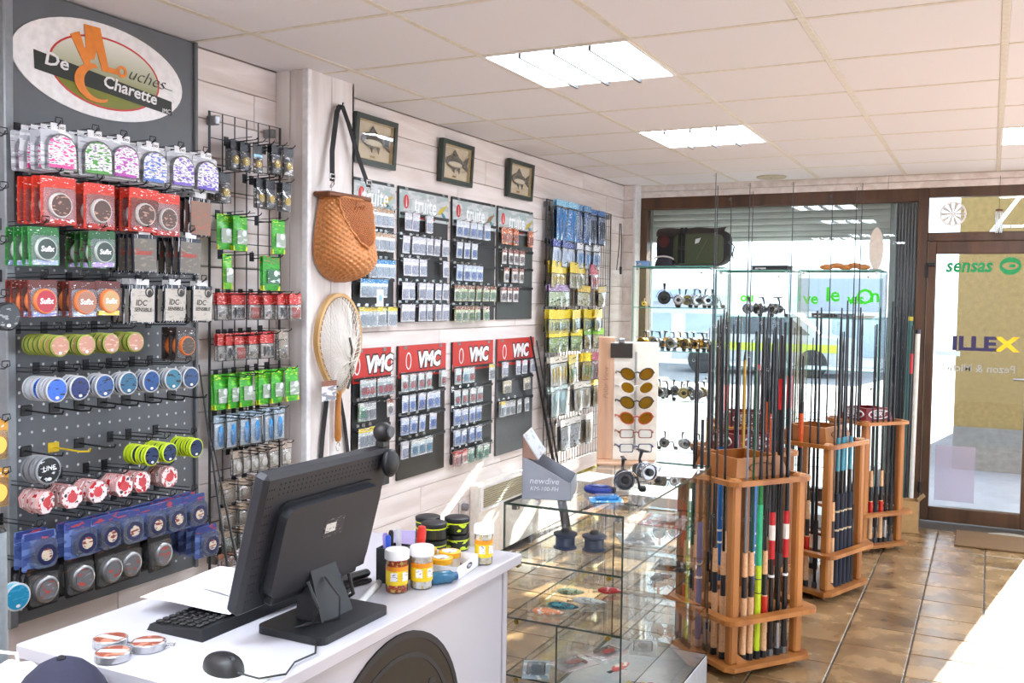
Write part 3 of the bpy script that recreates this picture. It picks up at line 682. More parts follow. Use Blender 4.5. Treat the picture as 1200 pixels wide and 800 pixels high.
# oval shop sign on the pegboard head
sg = thing('shop_sign', 'oval white shop sign with orange lettering above the line packs', 'sign', (-2.6545, 2.265, 2.302))
part('plaque', G().plate(circ(0, 0, .34, 48, .155), 0, .004), mat('#f1eeee', .35), sg)
OL = bpy.data.materials.new('olive_fade'); OL.use_nodes = True
def _ol():
    N, L = OL.node_tree.nodes, OL.node_tree.links; P = N['Principled BSDF']; tc = N.new('ShaderNodeTexCoord'); sp = N.new('ShaderNodeSeparateXYZ'); L.new(tc.outputs['Object'], sp.inputs[0])
    mr = N.new('ShaderNodeMapRange'); mr.inputs[1].default_value = -.06; mr.inputs[2].default_value = .11; L.new(sp.outputs[2], mr.inputs[0])
    r = N.new('ShaderNodeValToRGB'); e = r.color_ramp.elements; e[0].color = (*lin('#7a7d12'), 1); e[1].color = (*lin('#f0efe6'), 1); L.new(mr.outputs[0], r.inputs[0]); L.new(r.outputs[0], P.inputs['Base Color']); P.inputs['Roughness'].default_value = .4
_ol()
part('red_ring', G().ringplate(circ(.01, -.005, .222, 40, .117), circ(.01, -.005, .216, 40, .111), .004, .0055), mat('#c82a2a', .4), sg)
part('olive_disc', G().plate(circ(.01, -.005, .217, 40, .112), .004, .005), OL, sg)
part('dark_band', G().plate([(-.265, .012), (.288, -.045), (.288, -.094), (-.262, -.046)], .0052, .0062), mat('#20241c', .5), sg)
ORG = mat('#e8862a', .4)
part('large_letter', G().plate([(-.135, .09), (-.10, .107), (-.082, .06), (-.075, .06), (-.082, .135), (-.02, .137), (.012, .018), (.05, .016), (.05, .0), (-.012, .0), (-.034, .06), (-.045, .028), (-.058, .028), (-.062, .0), (-.075, -.005)], .0063, .008), ORG, sg)
part('letter_ring', G().ringplate(circ(.068, .014, .021, 18, .02), circ(.068, .014, .011, 18, .01), .0063, .008), ORG, sg)
def arc(rx0, rz0, a0, a1, cx, cz, n=18): return [(cx+rx0*math.cos(math.radians(a0+(a1-a0)*i/n)), cz+rz0*math.sin(math.radians(a0+(a1-a0)*i/n))) for i in range(n+1)]
part('hook_swirl', G().plate(arc(.085, .062, 95, 300, -.035, -.045)+arc(.062, .05, 300, 95, -.022, -.045), .0064, .0082), ORG, sg)
part('lettering', txt('De', .058, WHITE, 'x', .0005, .12, .001, (.0066, -.185, -.008), 1.25, rot=-.05), WHITE, sg)
part('lettering', txt('Charette', .056, WHITE, 'x', .0005, .1, .001, (.0066, .105, -.042), 1.12, rot=-.09), WHITE, sg)
part('lettering', txt('JMC', .022, WHITE, 'x', .0005, .1, 0, (.0066, .262, -.083), 1.0), WHITE, sg)
part('lettering', txt('uches', .062, BLACK, 'x', .0005, .45, -.001, (.0062, .172, .012), 1.15, rot=-.05), BLACK, sg)
part('lettering_tail', G().tube([(.0066, .235, .008), (.0066, .26, -.004), (.0066, .29, -.006)], .0012, 4), BLACK, sg)

# ================================================================== FIRST WIRE GRID
GRM = mat('#3a3c40', .4, .5)
def wiregrid(name, label, x, y0, y1, z0, z1, dy, dz, r=.0025, frame=.005, m=GRM):
    t = thing(name, label, 'wire grid', (x, y0, z0))
    w, h = y1-y0, z1-z0
    part('frame', G().tube([(0, 0, 0), (0, w, 0), (0, w, h), (0, 0, h)], frame, 6, closed=True), m, t)
    n = max(1, round(w/dy))
    vm = G().cyl((0, 0, 0), (0, 0, h), r, n=4).mesh('wire', m); hm = G().cyl((0, 0, 0), (0, w, 0), r, n=4).mesh('wire', m)
    for k in range(1, n): ob('wire', vm, t, (.002, w*k/n, 0))
    n = max(1, round(h/dz))
    for k in range(1, n): ob('wire', hm, t, (-.002, 0, h*k/n))
    for (a, b) in ((.04, h-.02), (w-.04, h-.02), (.04, .05), (w-.04, .05)): part('wall_bracket', G().rbox(-.045, .004, a-.012, a+.012, b-.025, b+.01, .003), STEEL, t)
    return t
g1 = wiregrid('wire_grid', 'black wire grid of tackle bags between the grey panel and the pillar', -2.655, 2.745, 3.145, .5, 2.26, .066, .1)
HK1 = hookmesh(.16, .0022, .016, False).mesh('hook', DARKMETAL)
def hang1(spec, y, z, n, h, desc, where, group, dx=.018, cat='tackle bag'):
    f = 1.045-.045*(y-2.65)/.43; y *= f; z = 1.57+(z-1.57)*f; X = -2.515*f
    hook(g1, y, z+h/2-.008, HK1)
    for k in range(n):
        lab = hlab(desc, where, k, n)
        inst(spec, (X-k*dx*.6, y+random.uniform(-.006, .006)*(k > 0), z), lab, cat, group, (random.uniform(-.03, .03), random.uniform(-.03, .03), random.uniform(-.06, .06)))
def frow(ys, z, spec, h, desc, rown, group, ns, dx=.018):
    for k, y in enumerate(ys):
        hang1(spec[k % len(spec)] if isinstance(spec, list) else spec, y, z, ns[k % len(ns)], h, desc, '%s hook, %s' % (ORD[k], rown), group, dx)
dk = pk_bag('#33363c', '#55585e', '#50545c', '#c9a832', .056, .115, .3, True, 'disc'); dk2 = pk_bag('#222428', '#44464c', '#2a2c32', '#d0a82c', .05, .115, .35, True, 'disc', band='#9fd0e8')
frow([2.733, 2.785], 2.085, dk, .115, 'dark grey hook bag', 'top row of black grid', 'dark hook bags', [3, 1])
hang1(dk2, 2.853, 2.088, 1, .115, 'black hook bag with pale blue band', 'top row of black grid', 'dark hook bags')
frow([2.96, 3.031], 2.10, dk, .115, 'amber dotted hook bag', 'top right of black grid', 'dark hook bags', [3, 2])
frow([2.68, 2.872, 2.926, 3.021], 1.960, dk, .125, 'dark grey hook bag', 'second row of black grid', 'dark hook bags', [5, 2, 3, 3])
gr = pk_bag('#3fae2c', '#d8e82c', '#3fa832', '#6fc83a', .075, .135, .22, False, foot='#9aa89a')
frow([2.672, 2.756, 2.971], 1.80, gr, .135, 'bright green pouch with yellow foot', 'third row of black grid', 'green pouches', [1, 2, 1])
gr2 = pk_bag('#2f9a34', '#d83a2c', '#3fa83c', '#2f8a3a', .1, .135, .22, False, foot='#3f6a50')
hang1(pk_bag('#3fae2c', '#d8e82c', '#62b83a', '#9fd83a', .045, .135, .22, False), 2.689, 1.656, 1, .135, 'slim green pouch', 'left hook, fourth row of black grid', 'green pouches')
hang1(gr2, 2.93, 1.656, 2, .135, 'wide green pouch', 'right hook, fourth row of black grid', 'green pouches')
rd = [pk_bag('#c4302c', '#e8b0a8', '#c9c2bc', c, 0.074, .105, .42, True, l) for c, l in (('#7a6a5c', 'bead'), ('#4a4a4e', 'grub'), ('#b84a3c', 'box'))]
frow([2.672, 2.747, 2.84, 2.922, 3.003, 3.076], 1.527, rd, .105, 'red headed clear lure bag', 'fifth row of black grid', 'red headed lure bags', [2])
frow([2.676, 2.72, 2.766, 2.84, 2.908], 1.377, rd, .105, 'red headed clear lure bag', 'sixth row of black grid', 'red headed lure bags', [2])
hang1(pk_bag('#9a8e80', '#c8beb0', '#a89a88', '#7d7468', .055, .12, .3, True, 'bead'), 3.003, 1.374, 3, .12, 'beige clear lure bag', 'right end, sixth row of black grid', 'beige lure bags')
frow([2.659, 2.729, 2.79, 2.894, 2.968, 3.056], 1.215, gr, .135, 'bright green pouch with grey window', 'seventh row of black grid', 'green pouches', [2, 1, 1, 2, 1, 1])
bl_ = pk_bag('#8fa4b4', '#d8e2ea', '#cfe0ea', '#2a93d8', .062, .135, .2, True, 'fish')
frow([2.65, 2.716, 2.789, 2.846, 2.924, 2.979], 1.065, bl_, .135, 'clear bag with blue lure', 'eighth row of black grid', 'blue lure bags', [2, 1])
bg_ = pk_bag('#b5a698', '#8a7a6c', '#cbbfb2', '#ece6dc', .058, .095, .3, True, 'disc')
frow([2.748, 2.803, 2.846, 2.89, 2.949, 3.026], .94, bg_, .095, 'beige bag with round white lure', 'ninth row of black grid', 'beige round lure bags', [2, 1])
bx_ = pk_bag('#a89684', '#6b5a4a', '#b8a894', '#8f7a66', .08, .085, .3, True, 'box')
frow([2.698, 2.79, 2.87], .835, bx_, .085, 'beige boxed lure bag', 'tenth row of black grid', 'beige boxed lure bags', [3, 2, 2])
frow([2.698, 2.79, 2.87], .742, bx_, .085, 'beige boxed lure bag', 'eleventh row of black grid', 'beige boxed lure bags', [2])
frow([2.712, 2.79], .652, pk_bag('#8f7f6e', '#b0a08c', '#7f7a62', '#5f5a44', .075, .085, .3, True, 'bead'), .085, 'olive brown lure bag', 'twelfth row of black grid', 'olive lure bags', [2])
frow([2.685], .585, pk_bag('#8a5a44', '#b08a70', '#9a6a52', '#7a4a38', .09, .06, .3, True, 'box'), .06, 'brown lure bag', 'lowest row of black grid', 'brown lure bags', [1])

# ================================================================== HOOK BOARDS
HK3 = hookmesh(.075, .002, .014, False).mesh('hook', CHROME)
def trout(m_body, L=.09):
    g = G()
    up = [(0, 0), (.12, .07), (.3, .13), (.5, .14), (.7, .09), (.86, .045), (.92, .05), (1, .12), (.97, 0), (1, -.11), (.92, -.04), (.86, -.04), (.7, -.07), (.5, -.12), (.3, -.12), (.12, -.06)]
    g.plate([((a-.5)*L, b*L) for a, b in up], 0, .0014)
    return g
def board(kind, k, y0, y1, z0, z1):
    w = y1-y0; c = (y0+y1)/2
    pos = ['leftmost', 'second', 'third', 'rightmost'][k]
    if kind == 'T':
        t = thing('trout_board', '%s dark board headed truite, upper row on the plank wall' % pos, 'display board', (-2.698, c, z0), 0, 'upper hook boards')
        part('panel', G().rbox(0, .012, -w/2, w/2, 0, z1-z0, .002), mat('#2c2d2f' if k < 3 else '#474b4a', .5), t)
        hd = part('header', G().rbox(.012, .016, -w/2, w/2, z1-z0-.16, z1-z0-.016, .001), inkmat('#aeb4b6', '#c5cacb', 16, .5, '#9fb6b4'), t)
        part('lettering', txt('truite', .12, mat('#eef1f2', .4), 'x', .0008, .1, .002, (.0168, -.0, z1-z0-.085), .82), WHITE, hd)
        part('red_strip', G().plate(rrect(0, z1-z0-.142, .2, .022, .008), .016, .0175), mat('#b3262c', .4), hd)
        part('oval_emblem', G().plate(circ(-w/2+.06, z1-z0-.075, .024, 16, .036), .016, .0175).plate([(-w/2+.056, z1-z0-.1), (-w/2+.064, z1-z0-.1), (-w/2+.06, z1-z0-.05)], .0175, .0182, mi=1), [mat('#c8322e', .4), WHITE], hd)
        fishc = ['#c9a83a', '#c8b13c', '#8a6a48', '#c4a83c'][k]
        part('fish_picture', trout(None, .11).xf(Matrix.Translation((.016, w/2-.07, z1-z0-.09)) @ Matrix.Rotation(.5, 4, 'X')), mat(fishc, .4), hd)
        part('fish_picture', trout(None, .08).xf(Matrix.Translation((.0162, w/2-.05, z1-z0-.125)) @ Matrix.Rotation(-.6, 4, 'X')), mat('#3f7f90', .4), hd)
    else:
        t = thing('hook_board', '%s dark board with a red header, lower row on the plank wall' % pos, 'display board', (-2.698, c, z0), 0, 'lower hook boards')
        part('panel', G().rbox(0, .012, -w/2, w/2, 0, z1-z0, .002), mat(['#2c2d2f', '#2e2a26', '#2c2d2f', '#54575a'][k], .5), t)
        hd = part('header', G().rbox(.012, .017, -w/2, w/2, z1-z0-.165, z1-z0, .001), mat('#c22a22', .4, 0, .06, 10), t)
        part('lettering', txt('VMC', .108, BLACK, 'x', .0005, .15, .013, (.0172, .055, z1-z0-.082), 1.0), BLACK, hd)
        part('lettering', txt('VMC', .108, WHITE, 'x', .0008, .15, .006, (.0182, .055, z1-z0-.082), 1.0), WHITE, hd)
        part('oval_emblem', G().ringplate(circ(-w/2+.09 if w > .4 else -.13, z1-z0-.08, .026, 16, .045), circ(-w/2+.09 if w > .4 else -.13, z1-z0-.08, .02, 16, .038), .017, .0182), WHITE, hd)
    for (a, b) in ((-w/2+.06, z1-z0-.01), (w/2-.06, z1-z0-.01)): part('clip', G().rbox(.012, .02, a-.014, a+.014, b-.008, b+.008, .002), STEEL, t)
    return t
TB = [(3.70, 4.045), (4.087, 4.575), (4.622, 5.135), (5.17, 5.665)]
VB = [(3.70, 4.02), (4.09, 4.56), (4.64, 5.12), (5.18, 5.695)]
tbs = [board('T', k, a, b, 1.442, 2.132) for k, (a, b) in enumerate(TB)]
vbs = [board('V', k, a, b, .605 if k == 3 else .632, 1.322) for k, (a, b) in enumerate(VB)]
P_beige = pk_hook('#b89a7c', '#dfe2e6', '#c9d2da', .055); P_bluehd = pk_hook('#2f87c4', '#d3dee6', '#b7c6d0', .062); P_yel = pk_hook('#e0c81e', '#c4ccd0', '#9fabb2', .075, .095)
P_wh = pk_hook('#cfd0da', '#dcdde6', '#b9bcd0', .062); P_wb = pk_hook('#c9d0d8', '#d2dcea', '#5f86c8', .066); P_wb2 = pk_hook('#b9c6d8', '#c6d6ee', '#3f6fc4', .066)
P_gb = pk_hook('#8a5a4a', '#b9c49a', '#4f8a3c', .066); P_or = pk_hook('#b8623c', '#d87a4a', '#c85a30', .066, .1); P_wr = pk_hook('#8a4a40', '#d8d2cc', '#6b4a44', .064)
P_rw = pk_hook('#d0d4d6', '#c6d2d4', '#c83a34', .062); P_rr = pk_hook('#c9d0d2', '#a8b4b8', '#c4282c', .055); P_bl = pk_hook('#d4d8e0', '#b6c8e8', '#3a78d0', .062); P_tq = pk_hook('#d8dcda', '#bcd4dc', '#3f9ab8', .062)
P_gn = pk_hook('#cfd8d2', '#9cc4ac', '#2f9a6a', .062); P_gy = pk_hook('#a8acb0', '#c0c4c6', '#8a9298', .062); P_bg = pk_hook('#c8bca0', '#d0c8b4', '#a89c84', .1, .075); P_rb = pk_hook('#c43a3c', '#d8a8a4', '#b8343a', .066)
def brows(boards, k, rows, spec, name):
    sc = 2.652/2.62
    for r, (z, ys) in enumerate(rows):
        z = 1.57+(z-1.57)*sc; t = boards[k]; hw = abs([v for v in ((TB if name.endswith('trout board') else VB)[k])][1]-t.location.y)
        part('rail', G().rbox(.012, .022, -hw+.006, hw-.006, z-t.location.z+.034, z-t.location.z+.05, .002), mat('#3a3b3e', .35, .5), t)
        for q, y in enumerate(ys):
            sp = spec[r][q % len(spec[r])] if isinstance(spec[r], list) else spec[r]
            t = boards[k]; y2 = y*sc
            ob('hook', HK3, t, (.012, y2-t.location.y, z-t.location.z+.04))
            lab = 'small hook packet, %s in %s row of the %s' % (ORD[q], ORD[r], name)
            inst(sp, (-2.652, y2, z), lab, 'hook packet', 'hook packets on the boards', (random.uniform(-.03, .03), random.uniform(-.03, .05), random.uniform(-.08, .08)))
            if random.random() < .55:
                inst(sp, (-2.664, y2+.006, z-.001), 'hook packet behind the %s in %s row of the %s' % (ORD[q], ORD[r], name), 'hook packet', 'hook packets on the boards', (0, 0, random.uniform(-.05, .05)))
brows(tbs, 0, [(1.949, [3.768, 3.821, 3.866, 3.912]), (1.833, [3.787, 3.84, 3.88, 3.922]), (1.705, [3.771, 3.824, 3.878, 3.924]), (1.611, [3.70, 3.745, 3.799, 3.861]), (1.475, [3.70, 3.765, 3.845, 3.937])], [P_beige, P_beige, P_bluehd, P_bluehd, P_yel], 'leftmost trout board')
brows(tbs, 1, [(1.948, [4.073, 4.143, 4.277]), (1.833, [4.056, 4.145, 4.206, 4.279, 4.354, 4.442]), (1.722, [4.067, 4.137, 4.218, 4.445]), (1.602, [4.05, 4.109, 4.21, 4.283, 4.37, 4.447]), (1.492, [4.051, 4.11, 4.212, 4.285, 4.372, 4.449])], [P_wh]*5, 'second trout board')
brows(tbs, 2, [(1.95, [4.59, 4.661, 4.747, 4.822, 4.912]), (1.833, [4.592, 4.676, 4.762]), (1.71, [4.595, 4.679, 4.753, 4.828]), (1.597, [4.574, 4.645, 4.73, 4.818, 4.909, 4.994]), (1.482, [4.588, 4.66, 4.733, 4.808, 4.912])], [P_wb, P_wb, P_wb2, P_gb, P_gb], 'third trout board')
brows(tbs, 3, [(1.948, [5.13, 5.201, 5.288, 5.501]), (1.823, [5.134, 5.219, 5.292, 5.376]), (1.713, [5.165, 5.281, 5.37]), (1.595, [5.132, 5.212, 5.293])], [P_or, P_wr, P_wr, P_wr], 'rightmost trout board')
brows(vbs, 0, [(1.138, [3.70, 3.73, 3.77, 3.84, 3.886, 3.923]), (1.029, [3.70, 3.73, 3.771, 3.925]), (.905, [3.70, 3.745, 3.799])], [P_rr, [P_gn, P_gy, P_gy, P_wr], P_yel], 'leftmost red headed board')
brows(vbs, 1, [(1.139, [4.053, 4.126, 4.208, 4.281, 4.434]), (1.034, [4.058, 4.128, 4.216, 4.3, 4.366]), (.921, [4.06, 4.14, 4.222, 4.329]), (.8, [4.062, 4.152, 4.22, 4.292])], [P_rw, P_bl, P_bl, [P_wh, P_tq, P_tq, P_tq]], 'second red headed board')
brows(vbs, 2, [(1.138, [4.595, 4.68, 4.746, 4.988]), (1.019, [4.586, 4.67, 4.764, 4.846]), (.911, [4.589, 4.673, 4.759, 4.836]), (.796, [4.591, 4.663, 4.755, 4.839]), (.68, [4.593, 4.673, 4.747, 4.855, 4.933])], [[P_rw, P_tq, P_rw, P_yel], P_rw, P_bl, P_bl, [P_rb, P_rb, P_gn, P_gn, P_gn]], 'third red headed board')
brows(vbs, 3, [(1.144, [5.167, 5.343, 5.435, 5.561]), (1.034, [5.199, 5.47]), (.902, [5.145, 5.21, 5.275, 5.366, 5.474])], [P_wh, P_bg, [P_yel, P_gy, P_gy, P_gy, P_gy]], 'rightmost red headed board')
pt_ = thing('price_tag', 'small white price tag hanging on the leftmost trout board', 'price tag', (-2.60, 3.80, 1.565))
part('card', G().plate(rect(0, 0, .055, .08), 0, .001), WHITE, pt_); part('print', G().plate(circ(0, .0, .016, 12), .001, .0016), mat('#9fc4dc', .5), pt_)

# ================================================================== SECOND WIRE GRID
g2 = wiregrid('wire_grid', 'fine grey wire grid of bright tackle bags in the far corner', -2.665, 5.83, 7.03, .42, 2.235, .05, .1, .002, .005, mat('#55585d', .4, .4))
def kb(h, ink, b, c, w, hh=.25, lure='grub', H_=.17): return pk_bag(h, ink, b, c, w*1.3, H_*1.06, hh, True, lure)
R2 = [(2.095, [5.85, 5.947, 6.059, 6.2, 6.334, 6.472, 6.615], [kb('#7fc0e0', '#ffffff', '#3f9ad4', '#2f7fc4', .1, .15, 'fish', .26), kb('#5f8fc0', '#d0e4f4', '#4a7fc0', '#b8c8d8', .1, .15, 'grub', .26), kb('#3f6fb0', '#c0d4ec', '#8aa0c0', '#34445c', .1, .15, 'grub', .24)], 'blue headed lure bag'),
 (1.876, [5.80, 5.86, 5.945, 6.081, 6.21, 6.378, 6.518], [kb('#3a4f9c', '#ffffff', '#dfe4ee', '#b8c4d8', .08), kb('#e4e6ea', '#6a78a8', '#d8dde6', '#6f9fd0', .09)], 'white and blue lure bag'),
 (1.735, [5.80, 5.931, 6.118, 6.283, 6.489], [kb('#e0c426', '#f4ec9c', '#d8c88a', '#c8a82c', .13, .45), kb('#d8bc2c', '#f4ec9c', '#c8b89a', '#8a8a5c', .13, .4), kb('#c4324c', '#f4c4c8', '#d8bcc0', '#c84a50', .12, .4)], 'yellow or red headed bag'),
 (1.595, [5.80, 5.998, 6.289, 6.678], [kb('#8a6a94', '#d8c8dc', '#b8c49a', '#6f8a3c', .15, .3, 'bead', .14), kb('#c8a83c', '#e8dc9c', '#c4c09a', '#9a8a3c', .15, .3, 'bead', .14)], 'mauve headed lure bag'),
 (1.422, [5.80, 5.974, 6.164, 6.399, 6.577], [kb('#e2c81c', '#f8f0a0', '#d8cf6a', '#7fa0b0', .15, .4, 'grub', .15)], 'bright yellow headed lure bag'),
 (1.288, [5.80, 5.948, 6.17, 6.406, 6.584], [kb('#e8d42a', '#f8f0a0', '#9fb85a', '#4f7a34', .13, .3, 'bead', .14), kb('#6fb02c', '#d8e88c', '#b8a85a', '#8a5a3c', .13, .3, 'bead', .14)], 'yellow and green lure bag'),
 (1.086, [5.82, 5.956, 6.114, 6.415, 6.557], [kb('#e4e0d8', '#c8a83c', '#e8e4d8', '#d8b82c', .12, .2, 'grub', .19), kb('#e0c020', '#3f8a3c', '#d8b83c', '#3f8a4c', .14, .3, 'grub', .19), kb('#7a2f44', '#c88a9c', '#a8808a', '#6a3a34', .13, .3, 'grub', .19)], 'mixed colour lure bag'),
 (.885, [5.82, 5.964, 6.22, 6.39, 6.568], [kb('#bcd8d4', '#ffffff', '#d0e4e0', '#9fc4c8', .12, .15, 'fish', .2), kb('#e8e4dc', '#c8c0b0', '#e0dcd0', '#b8a890', .12, .2, 'fish', .19), kb('#e0d02c', '#ffffff', '#c8b87c', '#8a5a30', .12, .2, 'fish', .19)], 'pale lure bag'),
 (.64, [6.005, 6.198, 6.437], [kb('#d8d4d0', '#ffffff', '#c8ccd0', '#6f7a84', .14, .2, 'bead', .2), kb('#e8e4e0', '#c8b8a0', '#d8ccb8', '#a88a60', .14, .2, 'fish', .2)], 'pale clear lure bag')]
HK2 = hookmesh(.1, .002, .014, False).mesh('hook', DARKMETAL)
for r, (z, ys, sp, desc) in enumerate(R2):
    for q, y in enumerate(ys):
        y = y*1.003
        hook(g2, y, z+.075, HK2, .0)
        s_ = sp[q*len(sp)//len(ys)]
        for b in range(2):
            inst(s_, (-2.585-b*.03-(q % 2)*.012, y+b*.012, z), ('%s, %s in %s row of far grid' if b == 0 else '%s, behind the %s in %s row of far grid') % (desc, ORD[q], ORD[r]), 'tackle bag', 'lure bags on the far wire grid', (random.uniform(-.05, .05), random.uniform(-.04, .04), random.uniform(-.12, .12)))
kk = thing('hanging_leash', 'black cord leash hanging from the end of the far wire grid', 'leash', (-2.58, 6.95, 1.80))
part('cord', G().tube([(0, 0, 0), (.01, .02, .2), (.0, .05, .36), (0, .08, .36), (0, .1, .2), (.0, .09, .02)], .004, 5), BLACK, kk); part('clip', G().rbox(-.008, .008, .08, .1, -.03, .03, .003), BLACK, kk)

# ================================================================== PICTURES, BASKET, NET, HEATER
FR = mat('#2f3a34', .4, 0, .1); BR = mat('#a88a40', .3, .7)
for k, (y0, y1) in enumerate(((3.69, 4.02), (4.45, 4.83), (5.245, 5.64))):
    w, h = .345, .232
    t = thing('framed_fish', ['framed trout picture nearest the wicker creel', 'framed trout picture in the middle of the three', 'framed trout picture nearest the far corner'][k], 'picture', (-2.697, (y0+y1)/2, 2.198), 0, 'framed fish pictures')
    t.rotation_euler = (0, .06, 0)
    part('backing', G().box(0, .006, -w/2+.01, w/2-.01, .01, h-.01), mat('#d9cbb0', .7, 0, .08, 30), t)
    part('frame', G().ringplate(rect(0, h/2, w, h), rect(0, h/2, w-.05, h-.05), 0, .03), FR, t)
    part('inner_edge', G().ringplate(rect(0, h/2, w-.05, h-.05), rect(0, h/2, w-.058, h-.058), .004, .024), mat('#c3b184', .4), t)
    body = G().ellipsoid((.016, -.015, h/2+.005), (.011, .1, .036), 18, 10, f=lambda v: Vector((v[0], v[1], v[2]*(1 if v[1] < .2 else 1-.45*(v[1]-.2)))))
    fb = part('fish', body, mat('#5f5a50', .35, 0, .3, 60), t, True)
    part('belly', G().ellipsoid((.018, -.018, h/2-.004), (.010, .084, .022), 14, 8), mat('#c9c2ae', .35), fb, True)
    part('tail_fin', G().plate([(.07, h/2+.012), (.135, h/2+.048), (.12, h/2+.004), (.135, h/2-.036), (.07, h/2-.006)], .013, .016), mat('#4a453c', .5), fb)
    part('dorsal_fin', G().plate([(-.045, h/2+.036), (-.02, h/2+.072), (.03, h/2+.034)], .013, .016), mat('#4a453c', .5), fb)
    for a in (-.04, .015): part('lower_fin', G().plate([(a, h/2-.022), (a+.02, h/2-.055), (a+.03, h/2-.022)], .015, .018), mat('#4a453c', .5), fb)
    part('name_plate', G().rbox(.006, .008, -.02, .02, .04, .05, .001), BR, t)
    part('glazing', G().box(.024, .0255, -w/2+.026, w/2-.026, .026, h-.026), glass(tint=(.99, .99, .99), refl=.2), t)

WICK = mat('#bd7a42', .5, 0, .3, 120); WICKD = mat('#a05f30', .5, 0, .25, 100)
bk = thing('wicker_creel', 'brown wicker fishing creel hanging on the pillar by a black strap', 'basket', (-2.528, 3.365, 1.63))
def creel_out(v):  # half width and depth by height 0..1
    if v < .36: q = math.sqrt(max(0, 1-((.36-v)/.361)**2))
    else: q = 1-.24*((v-.36)/.64)**1.6
    dep = .15*(math.sqrt(max(0, 1-((.3-v)/.301)**2)) if v < .3 else 1-.45*((v-.3)/.7))
    return .168*q, dep
NU, NV = 180, 96
def creel(u, v):
    hw, dep = creel_out(max(v, .004)); th = -PI/2+PI*u
    row = int(v*32); weave = .0036*math.sin(u*22*PI+PI*(row % 2))*abs(math.sin(v*32*PI))**.6
    c, s_ = math.cos(th), math.sin(th)
    n = abs(c)**.7
    return (.006+(dep+weave)*n, (hw+weave)*math.copysign(abs(s_)**.8, s_), v*.355)
part('woven_body', G().grid(creel, NU, NV).add([creel(0, 0), creel(1, 0), creel(1, 1), creel(0, 1)], [(0, 1, 2, 3)]), WICK, bk, True)
def lidpt(u, v):
    a = (u-.5)*2; w = .118*(1-.62*v**2.2); x = .004+creel_out(1-v*.5)[1]*math.sqrt(max(0, 1-(a*w/.17)**2))+.017+.0018*(1 if (int(u*30) % 2) ^ (int(v*24) % 2) else -1)
    return (x if v > .02 else x-.02, a*w+.02, .355-v*.19-.02*(1-abs(a))*v)
lid = part('lid', G().grid(lidpt, 60, 48), WICKD, bk)
part('lid_rim', G().tube([lidpt(0, i/16) for i in range(17)]+[lidpt(i/16, 1) for i in range(1, 17)]+[lidpt(1, 1-i/16) for i in range(1, 17)], .0055, 6), WICK, lid, True)
part('top_bar', G().rbox(-.0, .085, -.165, .14, .352, .374, .006), mat('#6b3a1c', .5), bk)
part('hole_rim', G().tube([(.118+.012*math.sin(t), .028*math.cos(t)-.0, .315+.017*math.sin(t)) for t in [2*PI*i/14 for i in range(14)]], .004, 5, closed=True), WICKD, bk)
part('rim', G().tube([creel(i/24, 1) for i in range(25)], .006, 6), WICK, bk, True)
STR = mat('#1d1c20', .8, 0, .1, 300)
def ribbon(pts, w, t, d=(0, 1, 0)):
    g = G(); d = Vector(d)
    for i in range(len(pts)-1):
        a, b = Vector(pts[i]), Vector(pts[i+1]); n = (b-a).cross(d).normalized()*t
        V = [a-d*w/2-n, a+d*w/2-n, a+d*w/2+n, a-d*w/2+n, b-d*w/2-n, b+d*w/2-n, b+d*w/2+n, b-d*w/2+n]
        g.add(V, [(0, 1, 2, 3), (7, 6, 5, 4), (0, 4, 5, 1), (1, 5, 6, 2), (2, 6, 7, 3), (3, 7, 4, 0)])
    return g
part('strap', ribbon([(.05, -.10, .42), (.03, -.075, .55), (.02, -.03, .72), (.018, -.004, .755)], .03, .0015), STR, bk)
part('strap', ribbon([(.07, .135, .42), (.045, .10, .53), (.03, .04, .68), (.02, .004, .756)], .03, .0015), STR, bk)
for y, x in ((-.10, .05), (.135, .07)):
    part('buckle', G().ringplate(rect(y, .44, .036, .022), rect(y, .44, .026, .012), x-.004, x+.004), CHROME, bk)
    part('snap_ring', G().tube([(x+.008*math.sin(t), y+.009*math.cos(t), .405+.012*math.sin(t)) for t in [2*PI*i/10 for i in range(10)]], .002, 5, closed=True), CHROME, bk)
part('wall_hook', G().tube([(-.004, 0, .75), (.024, 0, .748), (.03, 0, .765)], .004, 6), DARKMETAL, bk)

ASH = woodmat('#d8b680', '#b88a50', 9, (1, 1, .3), .35)
nt = thing('landing_net', 'wooden landing net with white mesh hanging below the creel', 'landing net', (-2.505, 3.35, .945))
def hoop(t):
    a = 2*PI*t; c = math.cos(a); s_ = math.sin(a)
    w = .158*(1-.42*max(0, -c)**1.5); return (0., w*s_, .43+(.21 if c > 0 else .225)*c)
hp = [hoop(i/40) for i in range(40)]
po = [(p[1], p[2]) for p in hp]; cz = .43
pi_ = [(u*.905, cz+(v-cz)*.925) for u, v in po]
part('hoop', G().ringplate(po, pi_, -.012, .012), ASH, nt, True)
part('hoop_liner', G().ringplate([(u*1.003, cz+(v-cz)*1.003) for u, v in pi_], [(u*.985, cz+(v-cz)*.985) for u, v in pi_], -.009, .014), mat('#8a5a2c', .4), nt)
part('handle', G().tube([(0, 0, .0), (0, 0, .02), (0, 0, .10), (0, 0, .17), (0, 0, .22)], [.010, .016, .014, .012, .018], 10), mat('#b8783a', .35, 0, .15, 20), nt, True)
part('end_ring', G().tube([(0, .012*math.cos(t), -.022+.018*math.sin(t)) for t in [2*PI*i/12 for i in range(12)]], .002, 5, closed=True).cyl((0, 0, 0), (0, 0, -.006), .003), CHROME, nt)
ng = G(); NM = 17
def netp(u, v):
    # point inside the hoop, sagging out from the wall
    a = 2*PI*u; p = Vector(hoop(u)); c = Vector((0, 0, .40)); q = c.lerp(p, v*.93)
    return (.012+.05*(1-v**2)*(1+.2*math.sin(9*a)), q.y, q.z-.05*(1-v**2))
